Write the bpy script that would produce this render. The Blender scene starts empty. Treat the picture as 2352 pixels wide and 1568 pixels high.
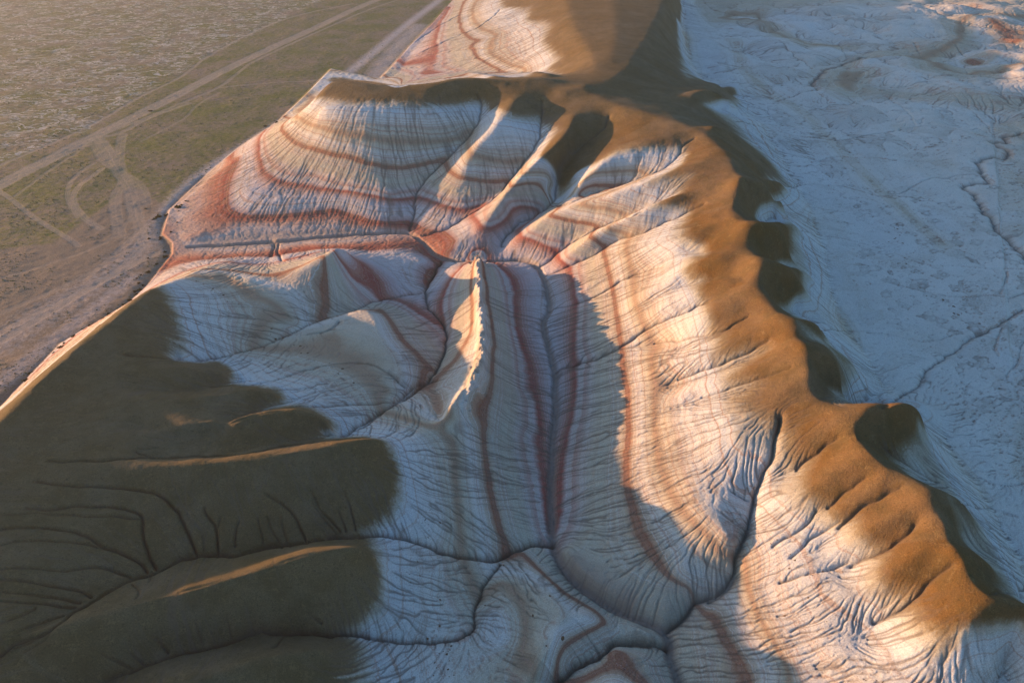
import bpy, math, time
import numpy as np
T0 = time.time()
Q = 1.5                      # tessellation density
rng = np.random.default_rng(7)
# ------------------------------------------------------------------ camera, light, exposure
CAM_H, PITCH, F = 150.0, math.radians(36), 1568.0
sc = bpy.context.scene
cam = bpy.data.cameras.new('camera'); camo = bpy.data.objects.new('camera', cam)
sc.collection.objects.link(camo); sc.camera = camo
camo.location = (0, 0, CAM_H); camo.rotation_euler = (math.pi/2 - PITCH, 0, 0)
cam.sensor_width = 36; cam.lens = 24; cam.clip_end = 30000; cam.clip_start = 1
SUN_EL, SUN_AZ = 6.2, 12.0    # degrees; azimuth counted from -X towards +Y
w = bpy.data.worlds.new('World'); sc.world = w; w.use_nodes = True
sky = w.node_tree.nodes.new('ShaderNodeTexSky'); sky.sky_type = 'NISHITA'; sky.sun_disc = False
sky.sun_elevation = math.radians(SUN_EL); sky.sun_rotation = math.radians(-(90 - SUN_AZ))
sky.altitude = 100; sky.dust_density = 1.2; sky.ozone_density = 3.0
bg = w.node_tree.nodes['Background']; bg.inputs[1].default_value = 0.15
w.node_tree.links.new(sky.outputs[0], bg.inputs[0])
sl = bpy.data.lights.new('sun', 'SUN'); slo = bpy.data.objects.new('sun', sl); sc.collection.objects.link(slo)
sl.energy = 4.1; sl.angle = math.radians(0.7); sl.color = (1.0, 0.56, 0.27)
from mathutils import Vector
_e, _a = math.radians(SUN_EL), math.radians(SUN_AZ)
sund = Vector((-math.cos(_e)*math.cos(_a), math.cos(_e)*math.sin(_a), math.sin(_e)))
slo.rotation_euler = sund.to_track_quat('Z', 'Y').to_euler(); slo.location = (-300, 0, 300)
sc.view_settings.view_transform = 'Standard'; sc.view_settings.look = 'None'
sc.view_settings.exposure = 1.6
#@@CFG

# ------------------------------------------------------------------ survey of the place: lines given as image bearings + height
SP, CP = math.sin(PITCH), math.cos(PITCH)
def unproj(u, v, z):
    a = (u - 1176)/F; b = (784 - v)/F
    t = (CAM_H - z)/(SP - b*CP)
    return a*t, (CP + b*SP)*t
TILE = dict(A=(0,0), B=(800,0), C=(1600,0), D=(300,500), E=(1000,500), F=(1600,500), G=(0,1067), H=(800,1067), I=(1600,1067), O=None)
def tl(t, pts):
    if t == 'O': return [tuple(p) for p in pts]
    x0, y0 = TILE[t]
    return [(x0*.9408 + .36*p[0], y0*.9408 + .36*p[1]) + tuple(p[2:]) for p in pts]

# height lines  (u, v, z)
HL = [
 # stream from off frame at the bottom, round the rock fin, out through the canyon
 ('O', [(1600,1760,13),(1580,1680,12),(1559,1568,11),(1541,1508,10.6),(1541,1468,10.2),(1509,1436,10),(1419,1407,9),(1347,1364,8.2),(1293,1310,7.6),(1275,1263,7.2),(1271,1220,7),(1267,1112,6.3),(1271,1004,5.8),(1279,860,5.1),(1243,745,4.4),(1262,710,4.3),(1261,672,4.2),(1240,612,3.6),(1207,597,3.3),(1156,597,3),(1100,603,2.6),(1010,598,2),(966,550,1.5),(941,534,1.4),(894,534,1.3),(750,544,1),(592,559,.6),(433,568,.2)]),
 ('O', [(1010,600,2),(992,640,2.4),(970,676,3),(985,705,4),(1027,751,5.5),(1024,794,6.5),(999,870,9),(894,935,12.5),(786,1003,16.5),(740,1003,19)]),
 ('D', [(1905,560,3.2),(1700,590,4.5),(1560,640,6),(1360,712,8),(1250,735,9.5),(1170,770,10.5),(900,900,13.5),(540,1000,17),(350,1010,20)]),
 # canyon rims
 ('O', [(420,592,2),(530,588,3),(640,582,3),(700,577,3.2)]),
 ('O', [(840,578,5.5),(909,578,6),(960,590,6),(985,605,5)]),
 ('O', [(430,545,2),(560,505,2.5),(700,500,4),(790,492,4.5),(870,515,4.2),(930,520,3)]),
 # pointed hill above the canyon
 ('O', [(772,566,23.5),(745,585,20.5),(703,610,17.8),(672,628,15.5),(642,645,14)]),
 ('O', [(772,566,23.5),(790,570,20),(808,586,15),(812,600,12.5)]),
 ('O', [(810,640,12),(850,650,9),(900,645,7)]),
 # white hill crest up to the dark massif
 ('O', [(336,667,29),(370,655,25),(410,640,20),(455,622,14),(513,600,8.5),(560,604,7),(620,606,6.5)]),
 ('O', [(560,640,15),(600,700,16),(660,720,13)]),
 ('O', [(750,735,11.5),(800,718,12.8),(858,704,13.5),(876,794,13.5),(930,866,12.5)]),
 # dark massif crest with its spurs
 ('O', [(336,667,29),(290,702,30.5),(250,735,31.5),(150,812,33.5),(60,898,34.8),(0,958,35.8),(-200,1130,38),(-600,1450,39),(-900,1900,40)]),
 ('O', [(336,667,29),(395,720,26.5)]),
 ('O', [(150,830,31),(300,850,29.5),(430,840,27),(505,855,24)]),
 ('O', [(100,900,32),(350,925,30),(560,893,26.5),(640,905,23.5)]),
 ('O', [(200,990,32),(450,985,29.5),(600,942,27.5),(700,940,26.5),(760,965,24)]),
 ('O', [(0,1060,34),(400,1070,31.5),(700,1032,29.5),(840,1005,28),(880,1012,25)]),
 ('O', [(-100,1480,34),(100,1440,32.5),(330,1385,31.5),(560,1322,31.5),(700,1270,31),(800,1250,30.3),(845,1262,26)]),
 ('O', [(-100,1700,34),(300,1600,31),(600,1510,28),(740,1490,24.5)]),
 ('O', [(-600,1900,36),(100,1800,32),(500,1650,28),(700,1600,24)]),
 # valleys in the massif
 ('O', [(915,1223,16.5),(842,1219,19),(720,1240,21.5),(540,1275,23.5),(450,1277,24.5),(360,1302,25.7),(306,1326,26.4),(180,1386,28),(133,1431,29),(0,1504,30.5)]),
 ('O', [(846,1456,16),(756,1450,18.5),(648,1453,20.5),(540,1471,22),(432,1490,23.3),(360,1504,24.5),(317,1526,25.5),(252,1568,26.5),(100,1680,28)]),
 ('O', [(790,1005,19),(700,1013,23),(620,1028,25.5),(540,1047,27),(342,1052,29.5)]),
 ('O', [(690,915,19),(620,937,22),(560,965,25),(505,990,26.5),(455,1003,27.5),(293,989,29.8)]),
 ('O', [(560,880,19),(500,885,22.5),(400,905,26),(300,900,28.5)]),
 # aprons below the cap
 ('O', [(420,760,23),(420,830,22)]),
 ('O', [(940,1010,20),(960,1120,18.5),(940,1190,17.8)]),
 ('O', [(905,1030,22.5),(900,1130,22)]),
 ('O', [(1050,1010,14.5),(1060,1150,14)]),
 ('O', [(1120,1000,11.3),(1120,1130,11.3),(1150,1200,10.7)]),
 ('O', [(1205,1004,7.8),(1212,1150,8.2)]),
 ('O', [(900,1290,19),(890,1390,18)]),
 ('O', [(1000,1290,14.5),(1000,1390,13.5)]),
 # gullies at the bottom
 ('O', [(1271,1252,7),(1220,1249,7.6),(1184,1267,8.4),(1145,1292,9.3),(1123,1292,9.8),(1059,1270,12),(980,1245,14.3),(915,1223,16.5)]),
 ('O', [(1123,1292,9.8),(1116,1328,10.4),(1098,1378,11.2),(1093,1400,11.5),(1095,1447,12),(1059,1468,12.8),(976,1481,14),(897,1468,15),(846,1456,16)]),
 ('O', [(1188,1268,9.4),(1225,1310,12),(1257,1349,14),(1278,1389,15.5),(1290,1425,16.5),(1265,1472,17),(1239,1519,17),(1200,1600,17)]),
 ('O', [(1150,1340,12.5),(1160,1450,14.5),(1130,1560,15),(1060,1680,15.5)]),
 ('O', [(1340,1408,15.5),(1375,1430,14.5),(1390,1455,13)]),
 ('O', [(1534,1497,10.5),(1465,1490,11.2),(1411,1474,12),(1365,1500,12.5),(1311,1532,13),(1271,1560,13.7),(1200,1640,14.5)]),
 ('O', [(1440,1425,12.2),(1490,1450,13),(1515,1475,12.2)]),
 ('O', [(1400,1490,15),(1450,1500,14.6),(1500,1520,13.6)]),
 ('O', [(1400,1568,19),(1480,1620,18),(1540,1700,16)]),
 # rock fin and its saddles
 ('O', [(1100,592,11),(1098,640,13.2),(1104,700,16),(1108,760,18),(1106,820,19),(1095,860,19.4),(1088,905,17),(1072,965,15.5)]),
 ('O', [(1095,860,19.4),(1062,895,21),(1038,925,21),(1018,952,20.3)]),
 ('O', [(1000,890,11),(1001,925,13.5),(1024,990,15.5),(1060,1000,15)]),
 ('O', [(1055,640,8),(1060,700,9.5),(1062,780,10)]),
 ('O', [(1150,630,6.5),(1170,700,8),(1190,800,8.2),(1205,900,8)]),
 # right flank contours
 ('O', [(1312,640,9),(1318,720,9),(1318,800,9),(1320,900,9.5),(1322,1000,9.8),(1325,1100,9.8),(1345,1200,10.4)]),
 ('O', [(1400,640,15.2),(1425,760,15.8),(1440,870,16.2),(1445,1000,16.4),(1465,1120,16.4),(1510,1240,17),(1580,1310,17.2)]),
 ('O', [(1510,820,21),(1540,960,21.5),(1570,1080,21.8),(1620,1180,22),(1680,1230,22)]),
 ('O', [(1660,900,29),(1700,1010,29)]),
 ('O', [(1300,1260,11.5),(1330,1310,12.2),(1400,1350,13),(1480,1380,13.6),(1540,1400,13.5)]),
 ('O', [(1600,1450,13),(1660,1568,15),(1720,1680,16)]),
 ('O', [(1740,1350,18.5),(1850,1500,20),(1920,1600,20.5)]),
 ('O', [(1880,1260,25),(2000,1400,26.5),(2080,1540,26)]),
 # tributary of the right flank
 ('O', [(1541,1440,10.1),(1580,1405,12),(1628,1371,14),(1678,1339,16),(1703,1285,18),(1707,1256,19),(1721,1184,21.5),(1728,1141,23),(1757,1076,26.5),(1775,1022,29),(1793,956,32)]),
 # right ridge crest
 ('O', [(1330,198,43),(1395,236,41),(1480,258,41),(1580,288,40.5),(1625,312,40),(1680,352,39.5),(1700,400,39),(1690,470,39),(1705,510,38.5),(1728,560,38.5),(1735,600,39),(1750,655,38.5),(1770,700,39),(1800,745,38.5),(1840,800,38.5),(1862,850,38.5),(1870,890,38),(1900,925,37),(1935,955,37),(1973,1003,38.5),(2002,1058,38.5),(2060,1090,38),(2110,1130,38),(2125,1180,37.5),(2182,1205,38.5),(2192,1274,38),(2225,1320,37),(2279,1370,37.5),(2352,1390,37.5),(2480,1400,38),(2700,1450,38)]),
 ('O', [(1580,288,40.5),(1520,240,37),(1600,212,38),(1660,210,37),(1688,222,34)]),
 ('O', [(1625,312,40),(1650,290,38),(1685,310,34)]),
 ('O', [(1705,430,37),(1770,430,35),(1800,442,31)]),
 ('O', [(1721,530,38.5),(1790,528,37.5),(1826,536,34.5)]),
 ('O', [(1740,610,38),(1810,622,37),(1850,642,34)]),
 ('O', [(1800,745,38.5),(1840,750,38),(1878,772,34.5)]),
 ('O', [(1848,815,38),(1900,828,37.5),(1950,860,33.5)]),
 ('O', [(1935,955,37),(2020,948,37.5),(2095,946,36),(2115,962,32)]),
 ('O', [(2110,1130,38),(2170,1145,35.5),(2210,1180,31)]),
 ('O', [(2192,1230,37),(2250,1265,31),(2290,1320,27)]),
 # bowls between the eastern spurs
 ('O', [(1640,250,30),(1720,270,14)]), ('O', [(1720,390,33),(1770,400,22)]),
 ('O', [(1715,480,35),(1750,500,25),(1790,500,15)]), ('O', [(1760,600,33),(1820,600,20)]),
 ('O', [(1780,690,34),(1830,700,24)]), ('O', [(1880,880,33),(1905,915,27),(1950,940,17),(1985,948,14)]),
 # foot of the ridge on the east
 ('O', [(1560,0,14),(1575,110,13),(1600,185,12),(1720,245,11),(1770,320,11),(1810,400,11),(1850,450,10.5),(1890,560,10),(1905,650,10),(1930,740,10),(1995,830,11),(2040,905,12),(2140,945,12.5),(2190,1050,13),(2270,1150,14),(2330,1270,15),(2352,1330,16),(2480,1350,16)]),
 # shaded bowl in the bottom right corner
 ('O', [(2279,1370,37.5),(2207,1436,33),(2189,1508,29),(2175,1568,26.5),(2150,1700,24)]),
 ('O', [(2320,1450,30),(2300,1520,25),(2290,1600,22)]), ('O', [(2450,1450,31),(2500,1600,24)]),
 # brown hill beyond
 ('O', [(1330,198,43),(1420,178,42.3),(1480,110,42.8),(1512,50,43),(1535,0,43.5),(1548,-60,43.5),(1560,-140,46),(1570,-220,40)]),
 ('O', [(1280,-60,43),(1300,0,42),(1320,70,42),(1350,110,42),(1370,160,42.5)]),
 ('O', [(1400,-60,45.3),(1410,0,44.9),(1415,80,44.2),(1400,140,43.4)]),
 ('O', [(1190,30,26),(1180,90,24),(1220,140,25)]),
 ('O', [(1045,0,.5),(1000,55,.3),(950,110,.2),(905,160,.2),(880,183,.2)]),
 ('O', [(1080,-100,.5),(1100,-200,.5)]), ('O', [(1000,100,8),(1080,40,8)]),
 ('O', [(1562,60,22),(1572,120,18)]),
 # butte crest
 ('O', [(395,485,.8),(480,420,3.5),(560,352,10),(610,325,16),(660,290,23),(700,255,31),(722,233,36),(745,200,42),(765,179,44),(830,190,44),(905,199,42.5),(1000,194,44),(1050,176,46),(1100,178,46),(1150,186,44.5),(1200,181,45),(1240,175,46),(1290,192,43.5),(1330,198,43)]),
 ('O', [(885,178,1),(940,172,3),(1000,168,6),(1080,163,11),(1180,168,19),(1260,166,28),(1300,178,34)]),
 ('O', [(760,300,30),(850,310,30),(950,300,30)]), ('O', [(700,400,13.5),(800,430,13),(900,440,13)]),
 ('O', [(740,245,38),(850,250,39),(1000,245,38.5)]), ('O', [(560,430,9),(600,465,7),(750,470,7)]),
 # gullies and spurs of the front face
 ('O', [(1105,216,39),(1113,259,32.5),(1077,317,24.5),(1012,374,18),(969,425,12.5),(954,450,9.5),(951,497,4.5),(943,528,2)]),
 ('O', [(1184,223,42),(1150,270,36.5),(1120,310,31),(1085,345,26.5),(1060,400,19),(1040,450,12),(1000,500,6)]),
 ('O', [(1242,230,38.5),(1246,288,32),(1235,331,27),(1199,374,21),(1170,418,16),(1131,464,11),(1077,490,8),(1033,522,5),(985,545,2.5)]),
 ('O', [(1318,262,38.5),(1314,300,36.5),(1290,325,34),(1253,349,31.5),(1188,410,24.5),(1141,475,16.5),(1116,511,12),(1077,540,7.5),(1020,580,3.5)]),
 ('O', [(1397,264,37),(1386,299,32),(1329,335,27.5),(1293,378,22),(1278,432,16.5),(1267,472,12.5),(1188,518,7.5),(1152,551,5),(1152,585,3.5),(1160,597,3)]),
 ('O', [(1599,294,40.3),(1491,324,37),(1419,349,33.5),(1365,389,28.5),(1329,428,23),(1285,468,15)]),
 ('O', [(1591,317,38),(1566,371,32.5),(1509,398,28.5),(1401,434,21),(1280,476,12.8)]),
 ('O', [(1660,352,39.5),(1599,376,37.5),(1509,409,34),(1401,450,27.5),(1275,484,18.5),(1221,526,12.5),(1180,560,7)]),
 ('O', [(1240,611,3.8),(1283,578,7.5),(1319,546,11.5),(1391,517,18),(1474,485,24.5),(1560,450,31)]),
 ('O', [(1300,590,10),(1350,548,16.5),(1409,513,23),(1481,478,29.5),(1560,440,35)]),
 ('O', [(1265,629,4.8),(1348,596,10.5),(1409,553,16),(1463,539,21),(1571,492,28.5),(1618,470,33)]),
 ('O', [(1420,580,19),(1500,550,26),(1560,545,31),(1640,530,35)]),
 ('O', [(1262,705,4.6),(1344,697,10),(1427,647,17),(1463,625,20),(1517,614,24),(1553,604,27),(1620,580,32)]),
 ('O', [(1480,680,22.5),(1540,640,28),(1600,620,32.5),(1690,590,37)]),
 ('O', [(1279,852,5.4),(1355,830,10.3),(1427,794,15.5),(1481,751,19.5),(1571,715,25.5),(1625,690,29.5),(1690,662,34)]),
 ('O', [(1560,760,26),(1620,735,31),(1690,700,35.5)]),
 # eastern badlands, low relief
 ('O', [(2352,1450,16),(2600,1600,17)]), ('O', [(2200,700,8),(2350,900,9),(2352,1100,11)]),
 ('O', [(2000,500,9),(2050,700,9),(2150,900,10.5)]), ('O', [(1800,200,9),(1900,350,8.5),(2000,450,8.5)]),
 ('C', [(790,85,13),(900,140,13.5),(1000,200,13),(1100,250,10)]), ('C', [(0,-400,12),(200,-100,11),(300,100,9),(540,160,7),(800,320,6.5),(960,440,5.5),(1000,560,5),(1040,600,6)]),
 ('C', [(1040,470,5.5),(1200,400,6.5),(1330,360,7.5),(1560,380,8),(1800,350,8),(2000,390,8)]),
 ('C', [(1030,430,8.5),(1250,330,11),(1500,330,11)]), ('C', [(1150,600,8.5),(1300,420,12),(1430,370,13.5),(1620,400,12),(1700,480,10)]),
 ('C', [(1950,490,9),(2080,450,14),(2200,490,10)]), ('C', [(2130,530,11),(2352,420,18)]), ('C', [(1400,500,12.5),(1700,520,12),(1960,560,12.5),(2352,590,13)]),
 ('C', [(1500,640,10),(1900,680,10),(2352,690,10)]), ('C', [(1800,900,7.5),(2200,850,6.5)]), ('C', [(1850,85,14),(1950,40,18),(2050,100,14)]),
 ('C', [(1450,190,9.5),(1540,160,14),(1640,190,10)]), ('C', [(800,70,11),(1400,0,11),(1900,-150,12)]), ('C', [(2352,100,12),(2352,250,11)]),
 ('O', [(1700,-150,12),(2000,-200,13),(2500,-200,14)]), ('O', [(2500,50,11),(2700,300,11),(2700,700,10)]),
]
PLAIN = [(-9000,-330),(1120,-330),(1100,-200),(1060,-40),(1040,0),(995,52),(940,108),(900,155),(872,183),(760,160),(700,222),(640,280),(550,340),(470,407),(388,484),(372,540),(395,560),(395,585),(340,655),(290,702),(140,790),(-10,945),(-300,1200),(-9000,1700)]

# ------------------------------------------------------------------ grid: x = s*D(y), rows in geometric progression so that cells are square
SM = 1.12
Y0, Y1 = 38.0, 1000.0
DA, DB = .75*CP, .75*CAM_H*SP + 12
def Dy(y): return DA*y + DB
def make_grid(nx):
    k = 2*SM/(nx-1)*DA
    ny = int(math.log(Dy(Y1)/Dy(Y0))/math.log(1+k)) + 1
    s = np.linspace(-SM, SM, nx); Dv = Dy(Y0)*(1+k)**np.arange(ny)
    return s, (Dv-DB)/DA, Dv, k
class Grid:
    def __init__(g, nx):
        g.s, g.y, g.D, g.k = make_grid(nx); g.nx, g.ny = nx, len(g.y)
        g.cell = (g.D*2*SM/(nx-1)).astype(np.float32)
        g.X = (g.s[None,:]*g.D[:,None]).astype(np.float32); g.Y = np.repeat(g.y[:,None], nx, 1).astype(np.float32)
    def ij(g, x, y):
        D = np.maximum(Dy(y), Dy(Y0)*.5)
        return (x/D + SM)*(g.nx-1)/(2*SM), np.log(D/Dy(Y0))/math.log(1+g.k)
def samp(a, i, j):
    ny, nx = a.shape
    i = np.clip(i, 0, nx-1.001); j = np.clip(j, 0, ny-1.001)
    i0 = i.astype(np.int32); j0 = j.astype(np.int32); fi = (i-i0).astype(np.float32); fj = (j-j0).astype(np.float32)
    q = j0*nx+i0; r = a.ravel()
    return (r[q]*(1-fi)+r[q+1]*fi)*(1-fj) + (r[q+nx]*(1-fi)+r[q+nx+1]*fi)*fj
def resize(a, ny, nx):
    j = np.linspace(0, a.shape[0]-1.001, ny); i = np.linspace(0, a.shape[1]-1.001, nx)
    j0 = j.astype(int); i0 = i.astype(int); fj = (j-j0)[:,None]; fi = (i-i0)[None,:]
    R = a[j0]*(1-fj) + a[j0+1]*fj
    return (R[:,i0]*(1-fi) + R[:,i0+1]*fi).astype(np.float32)
def resize3(a, ny, nx):   # smoother: cubic weights
    def s(f): return f*f*(3-2*f)
    j = np.linspace(0, a.shape[0]-1.001, ny); i = np.linspace(0, a.shape[1]-1.001, nx)
    j0 = j.astype(int); i0 = i.astype(int); fj = s(j-j0)[:,None]; fi = s(i-i0)[None,:]
    R = a[j0]*(1-fj) + a[j0+1]*fj
    return (R[:,i0]*(1-fi) + R[:,i0+1]*fi).astype(np.float32)
def blur(a, n=1, wgt=None):
    for _ in range(n):
        b = a.copy(); b[1:-1] = .25*(a[:-2]+a[2:]) + .5*a[1:-1]
        c = b.copy(); c[:,1:-1] = .25*(b[:,:-2]+b[:,2:]) + .5*b[:,1:-1]
        a = c if wgt is None else a*(1-wgt)+c*wgt
    return a
def dens(pts, step):
    out = []
    for a, b in zip(pts[:-1], pts[1:]):
        n = max(1, int(math.hypot(b[0]-a[0], b[1]-a[1])/step))
        for q in range(n): out.append([a[c]+(b[c]-a[c])*q/n for c in range(len(a))])
    out.append(list(pts[-1])); return np.array(out, float)
def smooth_line(pts, it=2):
    p = np.array(pts, float)
    for _ in range(it):
        if len(p) < 3: break
        q = np.empty((2*len(p)-2, p.shape[1])); q[0::2] = .75*p[:-1]+.25*p[1:]; q[1::2] = .25*p[:-1]+.75*p[1:]
        q[0] = p[0]; q[-1] = p[-1]; p = q
    return [tuple(r) for r in p]
def inpoly(poly, x, y):
    r = np.zeros(x.shape, bool); n = len(poly)
    for k in range(n):
        (x1,y1),(x2,y2) = poly[k], poly[(k+1) % n]
        if y1 == y2: continue
        c = (y1 > y) != (y2 > y)
        r ^= c & (x < (x2-x1)*(y-y1)/(y2-y1)+x1)
    return r
def project(x, y, z):
    d = y*CP - (z-CAM_H)*SP; h = y*SP + (z-CAM_H)*CP
    return 1176 + F*x/d, 784 - F*h/d

# coarse solve (membrane through all survey lines)
LP = []
for t, pts in HL:
    d = dens(smooth_line(tl(t, pts)), 1.5)
    x, y = unproj(d[:,0], d[:,1], d[:,2]); LP.append(np.stack([x, y, d[:,2]], 1))
LP = np.concatenate(LP)
GC = Grid(600)
U0, V0 = project(GC.X, GC.Y, 0*GC.X)
plain_c = inpoly(PLAIN, U0, V0)
i, j = GC.ij(LP[:,0], LP[:,1]); ok = (i > 0) & (i < GC.nx-1) & (j > 0) & (j < GC.ny-1)
i, j, zc = i[ok], j[ok], LP[ok,2]
def cons(nx, ny):
    ii = np.round(i*(nx-1)/(GC.nx-1)).astype(int); jj = np.round(j*(ny-1)/(GC.ny-1)).astype(int)
    q = jj*nx+ii; c = np.bincount(q, minlength=nx*ny); s = np.bincount(q, zc, minlength=nx*ny)
    pl = resize(plain_c.astype(np.float32), ny, nx) > .6
    m = (c > 0).reshape(ny, nx); v = np.where(m, s.reshape(ny, nx)/np.maximum(c.reshape(ny, nx), 1), 0)
    v[pl & ~m] = 0
    return m | pl, v.astype(np.float32)
z = None
for div in (16, 8, 4, 2, 1):
    nx, ny = GC.nx//div, GC.ny//div
    if div == 1: nx, ny = GC.nx, GC.ny
    m, v = cons(nx, ny)
    z = np.full((ny, nx), 8, np.float32) if z is None else resize(z, ny, nx)
    for it in range(400 if div > 1 else 200):
        z = np.where(m, v, z)
        p = np.pad(z, 1, mode='edge')
        z = .25*(p[:-2,1:-1]+p[2:,1:-1]+p[1:-1,:-2]+p[1:-1,2:])
z = np.where(m, v, z)
ZC = blur(z, 3)
def mn8(p):
    q = np.minimum(np.minimum(p[:-2], p[1:-1]), p[2:]); return np.minimum(np.minimum(q[:,:-2], q[:,1:-1]), q[:,2:])
def drain(Zf, levels=(4, 2, 1), its=(700, 200, 120)):
    W = None
    for d, n in zip(levels, its):
        zz = Zf if d == 1 else resize(Zf, Zf.shape[0]//d, Zf.shape[1]//d)
        W = np.full(zz.shape, 99, np.float32) if W is None else np.maximum(zz, resize(W, *zz.shape)+.6)
        W[0] = zz[0]; W[-1] = zz[-1]; W[:,0] = zz[:,0]; W[:,-1] = zz[:,-1]
        for _ in range(n):
            W[1:-1,1:-1] = np.minimum(W[1:-1,1:-1], np.maximum(zz[1:-1,1:-1], mn8(W)+.002))
    return W
ZC = drain(ZC)
capw = np.clip((ZC-27)/6, 0, 1)*np.clip(1-(GC.Y-300)/200, .3, 1)
ZC = blur(ZC, 5, capw)
def hit(u, v):            # where the bearing (u, v) meets the surveyed ground
    u = np.asarray(u, float); v = np.asarray(v, float)
    a = (u-1176)/F; b = (784-v)/F
    best = np.full(u.shape, np.nan)
    for h in np.linspace(58, -2, 601):
        t = (CAM_H-h)/np.maximum(SP-b*CP, 1e-3)
        g = samp(ZC, *GC.ij(a*t, (CP+b*SP)*t))
        m = np.isnan(best) & (g >= h)
        best[m] = t[m]
    best = np.where(np.isnan(best), CAM_H/np.maximum(SP-b*CP, 1e-3), best)
    return a*best, (CP+b*SP)*best
def wline(t, pts, step=1.5):
    d = dens(smooth_line(tl(t, [p[:2] for p in pts])), step)
    x, y = hit(d[:,0], d[:,1]); return np.stack([x, y], 1)
def paint(lines, prof, G=None):          # lines: list of (xy array, amplitude, width m); maximum of amplitude*prof(distance/width)
    G = G or GF
    out = np.zeros((G.ny, G.nx), np.float32)
    for xy, amp, wd in lines:
        reach = wd*2.2
        stepn = max(wd*.35, .25)
        seg = np.hypot(*np.diff(xy, axis=0).T); cum = np.concatenate([[0], np.cumsum(seg)])
        if cum[-1] <= 0: continue
        n = int(cum[-1]/stepn)+2; tt = np.linspace(0, cum[-1], n)
        px = np.interp(tt, cum, xy[:,0]); py = np.interp(tt, cum, xy[:,1])
        am = np.interp(tt, cum, amp) if np.ndim(amp) else np.full(n, amp)
        fi, fj = G.ij(px, py)
        for q in range(n):
            if not (0 <= fi[q] < G.nx and 0 <= fj[q] < G.ny): continue
            r = int(reach/G.cell[int(fj[q])])+2
            i0, i1 = max(0, int(fi[q])-int(r*1.5)), min(G.nx, int(fi[q])+int(r*1.5)+1); j0, j1 = max(0, int(fj[q])-r), min(G.ny, int(fj[q])+r+1)
            d = np.hypot(G.X[j0:j1,i0:i1]-px[q], G.Y[j0:j1,i0:i1]-py[q])
            np.maximum(out[j0:j1,i0:i1], am[q]*prof(d/wd), out=out[j0:j1,i0:i1])
    return out
gauss = lambda d: np.exp(-d*d)
flat = lambda d: np.clip(1.6-d*1.1, 0, 1)
SHP = [
 ('F',[(0,880),(200,860),(370,830),(480,780),(600,720)],-1.8,5),('F',[(150,1110),(400,1030),(560,960),(720,870)],-2.4,5),('F',[(300,1220),(480,1180),(650,1120),(860,1040)],-1.8,5),
 ('F',[(280,260),(400,150)],-1.3,4),('F',[(520,320),(640,240)],-1.5,4),('F',[(130,390),(400,350),(560,310)],1.8,5),('F',[(200,470),(420,440),(560,400)],-1.6,4),('F',[(60,700),(250,600),(420,540)],1.5,5),
 ('F',[(330,690),(450,600),(560,560)],1.5,5),('F',[(400,830),(620,770),(760,760)],1.2,4),
 ('I',[(900,190),(1030,110),(1160,20)],-2.4,5),('I',[(1170,560),(1350,430),(1470,380),(1560,320)],-2.2,4.5),('I',[(1100,430),(1220,350),(1350,260)],-1.6,4),
 ('I',[(1300,780),(1500,690),(1650,590),(1700,540)],-2.6,4.5),('I',[(1420,1190),(1600,1060),(1720,940),(1850,830)],-3.0,5.5),
 ('I',[(950,330),(1150,200),(1300,100)],1.5,6),('I',[(1250,480),(1420,330),(1600,300)],1.2,5),('I',[(1350,600),(1550,470),(1680,400)],1.5,5),('I',[(1550,800),(1750,650),(1850,560)],2.0,6),('I',[(1750,1150),(1900,950),(1950,800)],2.0,6),
 ('I',[(560,520),(600,380),(660,250)],-1.2,4),
 ('O',[(1640,248),(1720,268)],-2,5),('O',[(1735,392),(1790,412)],-2.2,5),('O',[(1715,488),(1770,503)],-2.5,5),('O',[(1755,590),(1815,603)],-2.5,5),('O',[(1790,692),(1850,705)],-3,5.5),('O',[(1880,895),(1930,935)],-2.5,6),
 ('O',[(2030,1010),(2110,1075)],-3.2,7),('O',[(2160,1205),(2240,1240)],-2.5,5),('O',[(2215,1300),(2290,1325)],-2,5),('O',[(1830,800),(1870,806)],-2,4),
 ('O',[(1590,213),(1680,215)],2.5,5),('O',[(1640,300),(1680,312)],2,5),('O',[(1700,430),(1790,434)],3,5),('O',[(1721,530),(1820,531)],3,5),('O',[(1740,610),(1843,636)],3,5),('O',[(1790,748),(1872,768)],3,5),
 ('O',[(1848,815),(1942,850)],3.5,6),('O',[(1935,952),(2100,948)],3.5,6),('O',[(2110,1130),(2195,1165)],2.5,6),('O',[(2190,1265),(2250,1285)],2,5),
 ('O',[(1300,215),(1340,205)],1.5,5),('O',[(1080,172),(1140,182)],1.5,5),('O',[(1230,172),(1255,178)],2.0,5),
]
for sgn in (1, -1):
    sel = [(wline(t, p, 3), abs(a), w_) for t, p, a, w_ in SHP if a*sgn > 0]
    ZC = ZC + sgn*blur(paint(sel, gauss, GC), 3)
ZC = drain(ZC, (4, 2, 1), (500, 120, 60))
print('coarse', GC.nx, GC.ny, round(time.time()-T0, 1))

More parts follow.
